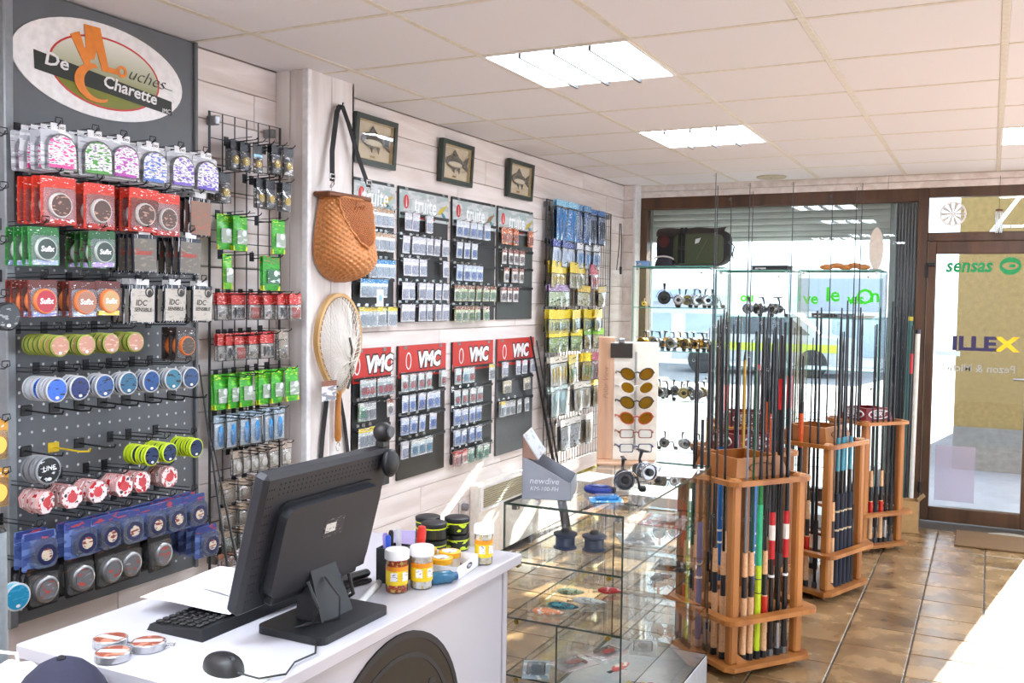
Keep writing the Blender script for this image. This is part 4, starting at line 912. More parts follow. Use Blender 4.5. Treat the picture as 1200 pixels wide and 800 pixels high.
for k in range(48):
    ng.tube([netp((k+.6*i)/48, i/10) for i in range(0, 11)], .0014, 3); ng.tube([netp((k-.6*i)/48, i/10) for i in range(0, 11)], .0014, 3)
part('netting', ng, mat('#e6e2d8', .6), nt)
part('mesh_knots', G().tube([(.066, -.01, .45), (.068, .005, .40), (.066, -.005, .34), (.06, .01, .28), (.05, .0, .23)], .005, 5), mat('#55524c', .8), nt)
tk = thing('product_tag', 'small brown and white product card hanging on the landing net', 'tag', (-2.475, 3.245, 1.175))
part('card', G().plate(rect(0, 0, .10, .085), 0, .002), inkmat('#d9d6d6', '#8a8a92', 40, .45), tk); part('card_top', G().plate(rect(0, .031, .10, .022), .002, .003), mat('#8a5a48', .5), tk)
ns = thing('webbing_strap', 'black webbing strap hanging down behind the landing net handle', 'strap', (-2.525, 3.34, .78))
part('strap_leg', ribbon([(.004, -.10, -.02), (.004, -.075, .2), (.004, -.04, .40)], .028, .0012), STR, ns); part('strap_leg', ribbon([(.004, .105, .1), (.004, .075, .25), (.004, .03, .40)], .022, .0012), STR, ns)
part('peg', G().cyl((-.006, 0, .40), (.03, 0, .405), .006), DARKMETAL, ns)

ht = thing('wall_heater', 'white convector heater with slats low on the plank wall', 'heater', (-2.699, 5.3, .03))
part('casing', G().rbox(0, .06, -.42, .42, 0, .45, .006), mat('#e6e2da', .4), ht)
part('frame', G().ringplate(rect(0, .365, .80, .15), rect(0, .365, .74, .12), .06, .066), WHITE, ht)
for k in range(9): part('slat', G().rbox(.058, .068, -.365, .365, .312+k*.0125, .318+k*.0125, .001), mat('#a89a78', .4), ht)
ts = thing('wall_socket', 'small grey wall socket beside the heater', 'socket', (-2.699, 4.78, .36))
part('plate', G().rbox(0, .012, -.035, .035, -.04, .04, .005), mat('#c9c5c2', .4), ts); part('plug', G().lathe([(.022, .012), (.022, .04), (.012, .045)], 12, (0, 0, .01), 'x'), mat('#77757a', .5), ts)
# slim poles leaning on the wall
def leaner(label, p0, p1, col, r=.007):
    d = Vector(p1)-Vector(p0); t = thing('leaning_rod', label, 'fishing rod', p0, 0, 'rods leaning on the wall')
    part('blank', G().cyl(d*.22, d, r, r*.4, 8), mat(col, .3), t); part('handle', G().cyl(d*.02, d*.22, r*1.7, r*1.5, 10), mat('#222226', .6), t); part('butt_cap', G().cyl((0, 0, 0), d*.02, r*1.9, r*1.9, 10), DARKMETAL, t)
leaner('thick black rod leaning against the rightmost red headed board', (-2.5, 5.86, .01), (-2.66, 5.60, 1.33), '#1c1e22', .014)
leaner('thin black rod leaning beside the heater against the boards', (-2.5, 5.92, .01), (-2.655, 5.68, 1.30), '#24262a', .008)
leaner('dark slim rod standing between the grey panel and black grid', (-2.42, 2.70, .01), (-2.625, 2.66, 1.31), '#2a2c30', .006)
leaner('short dark rod standing behind the counter papers by the black grid', (-2.38, 2.76, .01), (-2.60, 2.70, 1.03), '#2a2428', .007)

# ================================================================== COUNTER
DW = mat('#bfbec6', .3, 0, .015, 3, coat=.2)
dk_ = thing('sales_counter', 'white sales counter with the monitor on it', 'counter', (-1.57, 1.98, 0))
part('worktop', G().rbox(-.32, .32, -.61, .61, .768, .80, .003), DW, dk_)
part('front_panel', G().rbox(.255, .28, -.58, .56, .02, .768, .002), DW, dk_)
part('side_panel', G().rbox(-.30, .285, .562, .587, 0, .768, .002), DW, dk_)
part('side_panel', G().rbox(-.30, .285, -.60, -.575, 0, .768, .002), DW, dk_)
part('shadow_strip', G().rbox(.25, .283, -.575, .562, .758, .7675, .001), mat('#6a6a70', .6), dk_)  # solid grey strip, shade under the worktop put into its colour
em = part('emblem', G().plate(circ(-.015, .42, .315, 48), .28, .284), mat('#2c1f09', .7, 0, .1, 30), dk_, label='round brown emblem with dark rings')
part('emblem_ring', G().ringplate(circ(-.015, .42, .315, 48), circ(-.015, .42, .298, 48), .284, .2855).ringplate(circ(-.015, .42, .262, 48), circ(-.015, .42, .25, 48), .284, .2855), mat('#17151a', .5), em)
part('emblem_flourish', G().plate([(.05, .40), (.09, .50), (.14, .575), (.17, .57), (.165, .535), (.14, .53), (.10, .46), (.075, .38)], .284, .2855).plate([(-.18, .36), (-.1, .48), (-.08, .40), (0, .5), (.0, .34), (-.03, .42), (-.09, .33), (-.11, .41)], .284, .2855), mat('#17151a', .5), em)
ZT = .80
# monitor
MB_ = mat('#202229', .5, 0, .06, 200, .1); MD = mat('#15161b', .5)
mo = thing('monitor', 'black flat monitor on the white counter seen from behind', 'monitor', (-1.385, 1.815, ZT))
part('base', G().plate(rrect(0, -.01, .19, .265, .02), .0005, .018, 'z'), MD, mo)
part('neck', G().add([(-.045, -.06, .018), (.03, -.06, .018), (.03, .06, .018), (-.045, .06, .018), (-.05, -.045, .15), (-.02, -.045, .15), (-.02, .045, .15), (-.05, .045, .15)], [(3, 2, 1, 0), (4, 5, 6, 7), (0, 1, 5, 4), (1, 2, 6, 5), (2, 3, 7, 6), (3, 0, 4, 7)]), MD, mo)
T_ = Matrix.Translation((-.03, 0, .228)) @ Matrix.Rotation(math.radians(15), 4, 'Y')
part('back_shell', G().rbox(-.03, .012, -.238, .238, -.165, .165, .010).xf(T_), MB_, mo)
part('screen', G().box(-.0315, -.0295, -.215, .215, -.13, .145).xf(T_), mat('#0c0e14', .1), mo)
hsg = part('electronics_housing', G().plate(rrect(0, -.02, .36, .215, .03), .012, .042).xf(T_), MB_, mo)
part('housing_step', G().plate(rrect(0, -.02, .375, .23, .035), .012, .018).xf(T_), MD, mo)
part('port_recess', G().rbox(.010, .036, -.16, .16, -.150, -.118, .004).xf(T_), MD, mo)
st_ = part('rating_sticker', G().plate(rect(.005, .012, .075, .045), .042, .0428).xf(T_), inkmat('#22232a', '#6a6c74', 120, .4), hsg)
part('white_sticker', G().plate(rect(-.008, .012, .038, .022), .0428, .0434).xf(T_), inkmat('#d8d8d2', '#555555', 160, .38), hsg)
vg = G()
for r in range(14):
    for c in range(3): vg.box(.0119, .0126, -.225+c*.008, -.2225+c*.008, -.13+r*.02, -.126+r*.02)
for r in range(3):
    for c in range(26): vg.box(.0119, .0126, -.19+c*.015, -.1875+c*.015, .115+r*.012, .119+r*.012)
part('vent_slots', vg.xf(T_), mat('#0d0d10', .8), mo, kind='stuff')
part('blue_plug', G().rbox(.02, .045, .055, .085, -.175, -.13, .004).xf(T_), mat('#20409a', .4), mo)
part('cable', G().tube([(.0, -.075, .115), (.03, -.075, .06), (.02, -.08, .025), (-.02, -.12, .012), (-.07, -.09, .012)], .0045, 6), BLACK, mo)
part('cable', G().tube([(.0, -.01, .11), (.045, -.012, .07), (.05, -.02, .022), (.0, -.09, .015), (-.08, -.06, .012)], .003, 6), MD, mo)
part('cable', G().tube([(.01, .07, .10), (.02, .075, .05), (-.02, .10, .025), (-.06, .16, .02), (-.08, .2, .008)], .0045, 6), BLACK, mo)
wcx = thing('webcam', 'small black ball webcam clipped on the monitor corner', 'webcam', (-1.385, 2.025, 1.185))
part('ball', G().ellipsoid((.012, 0, .042), (.026, .026, .026), 18, 12), BLACK, wcx, True)
part('lens_ring', G().lathe([(.012, 0), (.016, .002), (.014, .006), (.0, .005)], 16, (.035, -.004, .045), 'x'), mat('#3a3c44', .3), wcx, True)
part('clip_arm', G().rbox(-.004, .02, -.015, .015, .002, .022, .004), BLACK, wcx); part('clip_pad', G().ellipsoid((.034, 0, -.035), (.018, .03, .036), 16, 10), MD, wcx, True)
# keyboard, papers, mouse
kbd = thing('keyboard', 'black keyboard half hidden under the papers', 'keyboard', (-1.625, 1.78, ZT))
part('case', G().add([(-.085, -.21, 0), (.085, -.21, 0), (.085, .21, 0), (-.085, .21, 0), (-.08, -.205, .014), (.08, -.205, .026), (.08, .205, .026), (-.08, .205, .014)], [(3, 2, 1, 0), (4, 5, 6, 7), (0, 1, 5, 4), (1, 2, 6, 5), (2, 3, 7, 6), (3, 0, 4, 7)]), MD, kbd)
km = G().rbox(-.007, .007, -.007, .007, 0, .006, .002).mesh('key', BLACK)
for r in range(6):
    for c in range(20): ob('key', km, kbd, (-.065+r*.0245, -.19+c*.0195, .0155+r*.00185))
pa = [('loose white printed sheet lying over the keyboard', (-1.692, 1.80, ZT+.034), .27, .29, .06), ('white sheet of paper under the monitor edge', (-1.62, 1.90, ZT+.037), .21, .297, -.12), ('white sheet by the wall end of the counter', (-1.74, 2.15, ZT+.001), .21, .297, .3)]
for lb, lo, w, h, rz in pa:
    t = thing('paper_sheet', lb, 'paper', lo, rz, 'papers on the counter')
    part('sheet', G().grid(lambda u, v: ((u-.5)*w, (v-.5)*h, .003*math.sin(5*u+v)+.0012*math.sin(9*v)+.004), 10, 10).grid(lambda u, v: ((u-.5)*w, (v-.5)*h, .003*math.sin(5*u+v)+.0012*math.sin(9*v)+.0032), 10, 10), inkmat('#f0eff4', '#d4d4dc', 60, .42, None, .6, (1, 8, 1)), t)
mp_ = thing('mouse_pad', 'round pale translucent mouse pad on the counter', 'mouse pad', (-1.375, 1.47, ZT))
part('pad', G().lathe([(0, .0005), (.10, .0005), (.104, .002), (.10, .0035), (0, .0035)], 40), mat('#e6e7de', .35), mp_, True); part('rim', G().tube([(.102*math.cos(t), .102*math.sin(t), .003) for t in [2*PI*i/40 for i in range(40)]], .0012, 4, closed=True), mat('#d4d6cc', .3), mp_)
ms = thing('computer_mouse', 'black computer mouse on the round pad', 'mouse', (-1.385, 1.468, ZT+.0042), math.radians(75))
part('shell', G().ellipsoid((0, 0, 0), (.034, .057, .036), 24, 14, f=lambda v: Vector((v[0]*(1-.12*v[1]), v[1], max(v[2], 0)**.8*(1-.15*v[1])))), BLACK, ms, True)
part('scroll_wheel', G().lathe([(0, -.004), (.009, -.004), (.009, .004), (0, .004)], 14, (0, -.032, .026), 'x'), mat('#3a3c40', .5), ms, True)
part('button_seam', G().tube([(0, -.055, .008), (0, -.045, .022), (0, -.02, .0338)], .0009, 4), mat('#050505', .6), ms)
part('cord', G().tube([(.0, -.056, .008), (.02, -.10, .003), (.07, -.12, .003), (.12, -.08, .003), (.18, -.07, .003), (.22, -.02, .003), (.25, .03, .004), (.24, .1, .004)], .0022, 6), BLACK, ms, True)
for k, (x, y, lb) in enumerate(((-1.704, 1.463, 'upper left of the three round lure tins'), (-1.632, 1.408, 'lowest of the three round lure tins at the counter end'), (-1.615, 1.487, 'right hand one of the three round lure tins'))):
    t = thing('round_tin', lb, 'tin', (x, y, ZT), random.uniform(0, 3), 'round tins on the counter')
    part('dish', G().lathe([(.034, .0005), (.037, .002), (.037, .016), (.034, .018), (.033, .016)], 28), mat('#b9babd', .25, .7), t, True)
    part('lid_label', G().lathe([(0, .0172), (.033, .0172), (.032, .0182), (0, .0182)], 28), inkmat('#8a4634', '#b8806a', 40, .45), t)
    part('label_band', G().plate(rect(0, 0, .06, .018), .0182, .0188, 'z'), mat('#b9b5b2', .4), t)
    if k != 1: part('loop', G().tube([(.036, -.012, .008), (.055, -.008, .008), (.055, .008, .008), (.036, .012, .008)], .0016, 5), CLEAR, t)
# jars
def jar(label, x, y, cont, ink, r=.029, h=.112, blabel='#e8c81e', group='white capped jars'):
    t = thing('bait_jar', label, 'jar', (x, y, ZT), 0, group)
    part('contents', G().lathe([(0, .003), (r*.92, .003), (r*.92, h*.76), (0, h*.76)], 20), inkmat(cont, ink, 110, .5, '#f0d878', .4, (1, 1, 1)), t, True)
    part('bottle', G().lathe([(r*.9, .001), (r, .004), (r, h*.77), (r*.9, h*.8)], 24), CLEAR, t, True)
    part('label', G().lathe([(r*1.005, h*.2), (r*1.012, h*.2), (r*1.012, h*.62), (r*1.005, h*.62)], 24), mat(blabel, .4), t)
    part('label_band', G().lathe([(r*1.013, h*.53), (r*1.02, h*.53), (r*1.02, h*.63), (r*1.013, h*.63)], 24), mat('#e8901c', .4), t)
    for a in (-1.25, -.2): part('label_patch', G().box(r*1.005, r*1.025, -.009, .009, h*.3, h*.5).xf(Matrix.Rotation(a, 4, 'Z')), inkmat('#f0eef4', '#8a88a8', 150, .4), t)
    part('cap', G().lathe([(r*1.05, h*.78), (r*1.13, h*.79), (r*1.13, h*.97), (r*1.05, h), (0, h)], 26), mat('#f4f4f4', .35), t, True)
jar('white capped jar of red and yellow pellets nearest the monitor', -1.372, 2.092, '#d8821e', '#c83a2a')
jar('white capped jar of white powder beside the pellet jar', -1.333, 2.152, '#f0efee', '#fbfbfb')
jar('tall white capped jar with yellow label at the counter corner', -1.298, 2.435, '#e6dfd2', '#f4f2ea', .026, .115)
def tub(label, x, y, z0, r=.037, h=.05):
    t = thing('bait_tub', label, 'tub', (x, y, z0), random.uniform(0, 6), 'black bait tubs')
    part('pot', G().lathe([(r*.9, .001), (r*.97, .003), (r, h*.72), (r*.9, h*.74)], 24), BLACK, t, True)
    part('label', G().lathe([(r*.98, h*.1), (r*1.01, h*.1), (r*1.015, h*.66), (r*.98, h*.66)], 24), inkmat('#20241a', '#c4d82a', 30, .4), t)
    part('label_rim', G().lathe([(r*1.0, h*.64), (r*1.02, h*.64), (r*1.02, h*.7), (r*1.0, h*.7)], 24), mat('#cfe02a', .4), t)
    part('lid', G().lathe([(r*1.02, h*.74), (r*1.05, h*.76), (r*1.05, h*.96), (r*.95, h), (0, h*.97)], 24), BLACK, t, True)
    part('price_label', G().plate(rect(0, h*.42, .022, .02), r*1.0, r*1.03), WHITE, t)
for k, (x, y, n) in enumerate(((-1.470, 2.440, 2), (-1.528, 2.50, 2), (-1.445, 2.535, 2))):
    for q in range(n): tub('black bait tub with lime rim, %s of the %s stack' % ('upper' if q else 'lower', ['front', 'back left', 'right'][k]), x, y, ZT+.0005+q*.051)
tr = thing('carton_tray', 'shallow white carton tray holding yellow pots', 'tray', (-1.385, 2.315, ZT), .12)
part('floor', G().box(-.095, .095, -.075, .075, .001, .003), mat('#8a6a48', .7), tr)
for nm, b in (('wall', (-.095, .095, -.0765, -.075)), ('wall', (-.095, .095, .075, .0765)), ('wall', (.095, .0965, -.0765, .0765)), ('wall', (-.0965, -.095, -.0765, .0765))): part(nm, G().box(*b, .001, .036), mat('#efeef0', .5), tr)
part('oval_print', G().plate(circ(.01, .02, .02, 20, .008), .0965, .0972), mat('#2a2a44', .5), tr)
part('lettering', txt('Mivo', .013, WHITE, 'x', .0003, .1, 0, (.0974, .01, .02)), WHITE, tr)
for k, (x, y) in enumerate(((-.045, -.035), (.03, -.035), (-.05, .035), (.025, .035))):
    v = Matrix.Rotation(.12, 3, 'Z') @ Vector((x, y, 0))
    t = thing('yellow_pot', 'yellow lidded pot in the carton tray, %s' % ['front left', 'front right', 'back left', 'back right'][k], 'pot', (-1.385+v.x, 2.315+v.y, ZT+.0035), 0, 'yellow pots in the tray')
    part('pot', G().lathe([(.026, 0), (.03, .004), (.03, .03)], 20), mat('#d8d4c8', .4), t, True); part('lid', G().lathe([(.031, .028), (.032, .029), (.032, .043), (.029, .045), (0, .044)], 20), mat('#e6a81a', .35), t, True); part('lid_label', G().lathe([(0, .0445), (.022, .0445), (.022, .0455), (0, .0455)], 16), inkmat('#c8cdd0', '#7f8a94', 60, .4), t)
bt = thing('blue_bottle', 'translucent blue bottle lying before the carton tray', 'bottle', (-1.300, 2.205, ZT+.018), .9)
part('body', G().lathe([(0, -.035), (.014, -.035), (.0175, -.03), (.0175, .022), (.012, .03)], 18, (0, 0, 0), 'x'), glass(tint=(.2, .5, .75), refl=1.2, body=.5, bodycol=(.08, .3, .5)), bt, True); part('cap', G().lathe([(.011, .028), (.011, .042), (0, .042)], 14, (0, 0, 0), 'x'), mat('#1f4f7a', .4), bt, True)
pc = thing('pen_pot', 'black square pen pot behind the pellet jar', 'pen pot', (-1.43, 2.165, ZT), .1)
for b in ((-.035, .035, -.035, -.032), (-.035, .035, .032, .035), (-.035, -.032, -.035, .035), (.032, .035, -.035, .035)): part('wall', G().box(*b, .001, .095), BLACK, pc)
part('floor', G().box(-.035, .035, -.035, .035, .001, .003), BLACK, pc)
for lb, dx, dy, c, c2, hh in (('blue marker pen standing in the black pen pot', -.005, -.02, '#2a52c0', '#2a52c0', .125), ('red and silver pen standing in the black pen pot', .015, .005, '#c02a2a', '#c9c9cc', .14), ('black marker standing in the black pen pot', -.02, .012, '#1a1a1e', '#1a1a1e', .13), ('slim purple pen standing in the black pen pot', -.02, -.005, '#5a4a8a', '#8a7ab8', .125)):
    t = thing('pen', lb, 'pen', (-1.43+dx, 2.165+dy, ZT+.004), 0, 'pens in the black pot'); t.rotation_euler = (random.uniform(-.03, .03), random.uniform(-.05, .05), 0)
    part('barrel', G().cyl((0, 0, 0), (0, 0, hh*.68), .006, n=12), mat(c, .4), t, True); part('cap', G().lathe([(.0072, hh*.66), (.0075, hh*.95), (.005, hh), (0, hh)], 12), mat(c2, .35), t, True)
rm = thing('red_marker', 'thick red capped marker standing behind the white jars', 'marker', (-1.375, 2.20, ZT+.0005)); rm.rotation_euler = (0, .08, 0)
part('barrel', G().cyl((0, 0, 0), (0, 0, .10), .0095, n=14), mat('#e4e2e4', .4), rm, True); part('cap', G().lathe([(.012, .095), (.0125, .14), (.010, .15), (0, .151)], 14), mat('#d42a20', .35), rm, True)
tw = thing('white_tube', 'long translucent white tube lying beside the monitor base', 'tube', (-1.405, 2.01, ZT+.009), 1.9)
part('body', G().cyl((-.09, 0, 0), (.07, 0, 0), .0085, n=14), mat('#dfe2e2', .3), tw, True); part('cap', G().cyl((.07, 0, 0), (.1, 0, 0), .0095, n=14), mat('#b8bcbc', .3), tw, True)
sp_ = thing('stapler', 'black stapler lying behind the monitor base', 'stapler', (-1.50, 2.06, ZT), 1.35)
part('base', G().rbox(-.07, .07, -.015, .015, .0005, .012, .004), BLACK, sp_); part('arm', G().rbox(-.065, .07, -.013, .013, .016, .036, .008), BLACK, sp_); part('hinge', G().cyl((-.06, -.016, .018), (-.06, .016, .018), .007), STEEL, sp_)
bxp = thing('purple_carton', 'small lilac and black carton behind the pen pot', 'carton', (-1.50, 2.33, ZT), .5)
part('carton', G().rbox(-.03, .03, -.02, .02, .0005, .09, .002), mat('#26242c', .5), bxp); part('flap', G().box(-.03, .03, -.021, -.0205, .045, .10), mat('#b0a4d0', .5), bxp)

# ================================================================== GLASS FURNITURE
def gpanel(x0, x1, y0, y1, z0, z1):
    """glass sheet: the two big faces clear, the narrow ones green"""
    d = [x1-x0, y1-y0, z1-z0]; k = d.index(min(d)); g = G().box(x0, x1, y0, y1, z0, z1)
    big = {0: (0, 1), 1: (2, 3), 2: (4, 5)}[k]
    g.M = [0 if i in big else 1 for i in range(6)]; del g.F[big[0]]; del g.M[big[0]]; return g
GM = [GLASS, GEDGE]; GMD = [glass(tint=(.96, .98, .97), refl=1.5), mat('#2a3a34', .2, 0, .2, 30, spec=.8)]
def clamp(parent, x, y, z): part('clamp', G().rbox(x-.011, x+.011, y-.011, y+.011, z-.009, z+.009, .002), CHROME, parent)
gc = thing('glass_counter', 'low glass display counter with shelves of lures', 'display case', (-1.21, 3.32, 0))
hx, hy = .21, .52
part('plinth', G().rbox(-hx, hx, -hy, hy, 0, .115, .003), mat('#b9bbbe', .35, .2), gc)
part('plinth_top', G().rbox(-hx+.002, hx-.002, -hy+.002, hy-.002, .115, .122, .001), mat('#d8dadc', .3), gc)
part('glass_top', gpanel(-hx, hx, -hy, hy, .892, .90), GMD, gc)
for x in (-hx, hx-.006): part('glass_side', gpanel(x, x+.006, -hy, hy, .122, .892), GMD, gc)
for y in (-hy, hy-.006): part('glass_end', gpanel(-hx+.006, hx-.006, y, y+.006, .122, .892), GMD, gc)
for z in (.702, .512, .318): 
    s_ = part('shelf', gpanel(-hx+.007, hx-.007, -hy+.007, hy-.007, z, z+.006), GMD, gc)
    for x in (-hx+.05, hx-.05):
        part('shelf_pin', G().lathe([(0, 0), (.009, 0), (.009, .016), (0, .016)], 10, (x, -hy+.022, z-.008), 'y'), mat('#b39a50', .3, .8), s_)
part('divider', gpanel(-.02, -.014, -hy+.01, hy-.01, .324, .512), GMD, gc)
for x in (-hx+.03, hx-.03):
    for y in (-hy+.03, hy-.03): clamp(gc, x, y, .882)
CX, CY = -1.21, 3.32
def lure(label, x, y, z, c1, c2, L=.09, rz=0):
    t = thing('fishing_lure', label, 'lure', (x, y, z), rz, 'lures in the glass counter')
    part('body', G().ellipsoid((0, 0, .012), (L/2, .012, .012), 14, 8, f=lambda v: Vector((v[0], v[1]*(1-.3*v[0]), v[2]*(1-.3*v[0])))), inkmat(c1, c2, 60, .45), t, True)
    part('diving_lip', G().plate([(-L/2-.018, -.008), (-L/2+.006, -.006), (-L/2+.006, .006), (-L/2-.018, .008)], .006, .008, 'z'), CLEAR, t)
    part('treble_hook', G().tube([(0, 0, .004), (.002, .012, .003), (.012, .018, .003), (.016, .01, .003)], .0012, 4).tube([(0, 0, .004), (.002, -.012, .003), (.012, -.018, .003), (.016, -.01, .003)], .0012, 4), CHROME, t)
z2, z3, z1, zb = .5185, .3245, .7085, .1225
for a in (('orange and white lure at the front of the middle glass shelf', -1.29, 2.88, z2, '#e08a5a', '#e8e0d8', .11, .25), ('teal lure with dark bars on the middle glass shelf', -1.27, 2.96, z2, '#2f8a94', '#1a3a44', .11, .2), ('silver lure behind the teal one on the glass shelf', -1.21, 3.05, z2, '#c8ccc8', '#8a9490', .12, .2), ('red lure farther back on the middle glass shelf', -1.19, 3.2, z2, '#c83a3a', '#e8b0b0', .09, .4), ('pale green lure on the middle glass shelf', -1.31, 3.12, z2, '#b8c8a0', '#6a7a50', .1, .3), ('dark lure at the far end of the middle glass shelf', -1.08, 3.45, z2, '#3a3c40', '#8a8c90', .1, .9), ('red lure on the low glass shelf by the right side', -1.08, 3.02, z3, '#d04a40', '#e8d0c0', .09, 1.2)): lure(*a)
for k, (x, y, c) in enumerate(((-1.30, 3.04, '#2a3a58'), (-1.20, 3.06, '#26344e'))):
    t = thing('reel_spool', ['left dark blue spare spool on the upper glass shelf', 'right dark blue spare spool on the upper glass shelf'][k], 'spool', (x, y, z1), 0, 'spare spools')
    part('drum', G().lathe([(.04, 0), (.042, .004), (.034, .01), (.034, .04), (.042, .046), (.042, .052), (.02, .056), (0, .056)], 22), mat(c, .3), t, True); part('cap', G().lathe([(.016, .056), (.014, .066), (0, .067)], 14), BLACK, t, True)
def blist(label, x, y, z, c, c2, w=.09, h=.14, rz=0, nm='lure_packet'):
    t = thing(nm, label, 'packet', (x, y, z), rz, 'packets in the glass counter')
    part('card', G().rbox(-w/2, w/2, -h/2, h/2, .0005, .004, .001), inkmat(c, '#ffffff', 40, .42), t); part('blister', G().rbox(-w*.35, w*.35, -h*.35, h*.25, .004, .016, .005), PLASTIC, t); part('lure', G().ellipsoid((0, 0, .010), (w*.2, h*.22, .005), 10, 6), mat(c2, .4), t, True)
for k, a in enumerate((('blue-grey lure packet on the lowest glass shelf', -1.33, 2.88, z3, '#a8bcc8', '#6f8fa8', .09, .16, .4), ('clear packet with red worms on the lowest glass shelf', -1.24, 2.99, z3, '#d8c8c4', '#c8282c', .1, .15, -.5), ('second red worm packet behind the first', -1.17, 3.14, z3, '#d8c4c0', '#c8363a', .09, .15, -.3), ('pale yellow packet at the bottom of the glass counter', -1.12, 2.93, zb, '#d8d49a', '#a8a040', .12, .14, .2), ('clear grey packet at the bottom of the glass counter', -1.30, 2.90, zb, '#c4c8cc', '#8a9298', .12, .16, -.2), ('silver packet on the low shelf beside the right pane', -1.08, 3.25, z3, '#d4d8d4', '#9aa8a0', .1, .15, .3), ('red carton sheet on the upper glass shelf far end', -1.12, 3.6, z1, '#c87a70', '#b83a38', .16, .2, .1), ('black packet on the middle glass shelf far end', -1.10, 3.66, z2, '#3a3a40', '#18181c', .14, .16, .1), ('grey packet on the upper glass shelf', -1.13, 3.28, z1, '#9aa0a8', '#70767e', .12, .16, .5))): blist(*a)
tb = thing('worm_tray', 'clear tray of red, yellow and green soft worms at the bottom of the counter', 'tray', (-1.09, 3.27, zb))
part('tray', G().rbox(-.07, .07, -.09, .09, .0005, .03, .006), PLASTIC, tb)
for k in range(18):
    x, y = random.uniform(-.05, .05), random.uniform(-.07, .07); a = random.uniform(0, 6)
    part('worm', G().tube([(x, y, .03), (x+.02*math.cos(a), y+.02*math.sin(a), .045), (x+.045*math.cos(a+.5), y+.045*math.sin(a+.5), .036)], [.004, .005, .002], 6), mat(['#d83a2c', '#e8d02c', '#6fb83a', '#e0702c'][k % 4], .4), tb, True)
# carton display with grey sloping sides
gb = thing('carton_display', 'grey sloping reel carton standing on the glass counter', 'carton', (-1.39, 2.875, .9005), .30)
GB = mat('#878b95', .35, 0, .1, 8)
prof = [(0, 0), (.165, 0), (.165, .055), (.02, .135), (0, .14)]
part('side_wall', G().plate(prof, -.002, .0, 'y'), GB, gb); part('side_wall', G().plate(prof, -.20, -.198, 'y'), GB, gb)
part('floor', G().box(0, .165, 0, .198, .0, .002), GB, gb); part('front_wall', G().box(.163, .165, 0, .198, .002, .06), GB, gb)
part('back_wall', G().box(0, .002, 0, .198, .002, .215), mat('#7d5f52', .6), gb)
part('header_flap', G().add([(.002, 0, .215), (.002, .198, .215), (.055, .198, .135), (.055, 0, .135), (0, 0, .212), (0, .198, .212), (.052, .198, .132), (.052, 0, .132)], [(0, 1, 2, 3), (7, 6, 5, 4), (0, 4, 5, 1), (1, 5, 6, 2), (2, 6, 7, 3), (3, 7, 4, 0)]), inkmat('#b4b6ba', '#8a8d94', 30, .42), gb)
part('cheek', G().plate([(0, .14), (.052, .13), (.0, .213)], -.002, 0, 'y'), mat('#8a6a5c', .6), gb)
part('lettering', txt('newdive', .03, mat('#c9ccd6', .4), 'y', .0004, .15, 0, (.075, -.0008, .062)), GB, gb)
part('lettering', txt('KM-100-FH', .02, mat('#c9ccd6', .4), 'y', .0004, .15, 0, (.075, -.0008, .036)), GB, gb)
def reel_spec(body, spool, trim, s=1.):
    b = S('fishing_reel', G().ellipsoid((0, .004*s, .042*s), (.013*s, .024*s, .018*s), 14, 9).lathe([(0, -.016*s), (.019*s, -.016*s), (.021*s, -.010*s), (.021*s, .008*s), (.017*s, .014*s), (0, .014*s)], 16, (0, .01*s, .040*s), 'x').rbox(-.006*s, .006*s, -.032*s, .028*s, .100*s, .105*s, .002).tube([(0, .004*s, .05*s), (0, .012*s, .075*s), (0, 0, .102*s)], [.007*s, .004*s, .006*s], 8), body, True)
    sp = S('spool', G().lathe([(.012*s, -.03*s), (.029*s, -.03*s), (.029*s, -.026*s), (.022*s, -.025*s), (.022*s, -.004*s), (.029*s, -.002*s), (.029*s, .004*s), (.024*s, .005*s), (.022*s, .000*s), (.010*s, .000*s)], 18, (0, -.042*s, .042*s), 'y'), spool, True)
    dk_n = S('drag_knob', G().lathe([(.010*s, 0), (.012*s, .004*s), (.010*s, .012*s), (0, .013*s)], 12, (0, -.042*s, .042*s), 'y'), BLACK, True)
    ba = S('bail', G().tube([(.034*s*math.cos(t), -.042*s-.03*s*math.sin(abs(t)), .042*s+.034*s*math.sin(t)) for t in [PI*i/10 for i in range(11)]], .0018*s, 5), CHROME, True)
    ha = S('handle', G().tube([(.02*s, .005*s, .042*s), (.045*s, .005*s, .042*s), (.05*s, .005*s, .02*s), (.052*s, .005*s, .002*s+.006)], .004*s, 6), trim, True)
    kn = S('knob', G().lathe([(.006*s, 0), (.010*s, .006*s), (.010*s, .018*s), (.006*s, .022*s), (0, .022*s)], 10, (.05*s, .005*s, .008*s), 'x'), BLACK, True)
    return ('fishing_reel', b, [('spool', sp, [('drag_knob', dk_n)]), ('bail', ba), ('handle', ha, [('knob', kn)])])
RB = reel_spec(mat('#1e2024', .35), mat('#8f9298', .25, .8), mat('#2a2c30', .4)); RS = reel_spec(mat('#8d9095', .28, .8), mat('#b8bbc0', .2, .9), STEEL); RGd = reel_spec(mat('#3a3630', .3, .5), mat('#c29a38', .25, .9), mat('#a8842f', .3, .8)); RA = reel_spec(mat('#4a4d52', .3, .6), mat('#9a8a5a', .25, .8), STEEL); RBB = reel_spec(mat('#17181b', .5), mat('#232427', .4), BLACK, 1.5)
inst(reel_spec(mat('#1e2024', .35), mat('#5c5f66', .25, .8), BLACK, 1.15), (-1.135, 3.16, .901), 'black fishing reel standing on the glass counter, nearer one', 'reel', 'reels on the glass counter', (0, 0, .5))
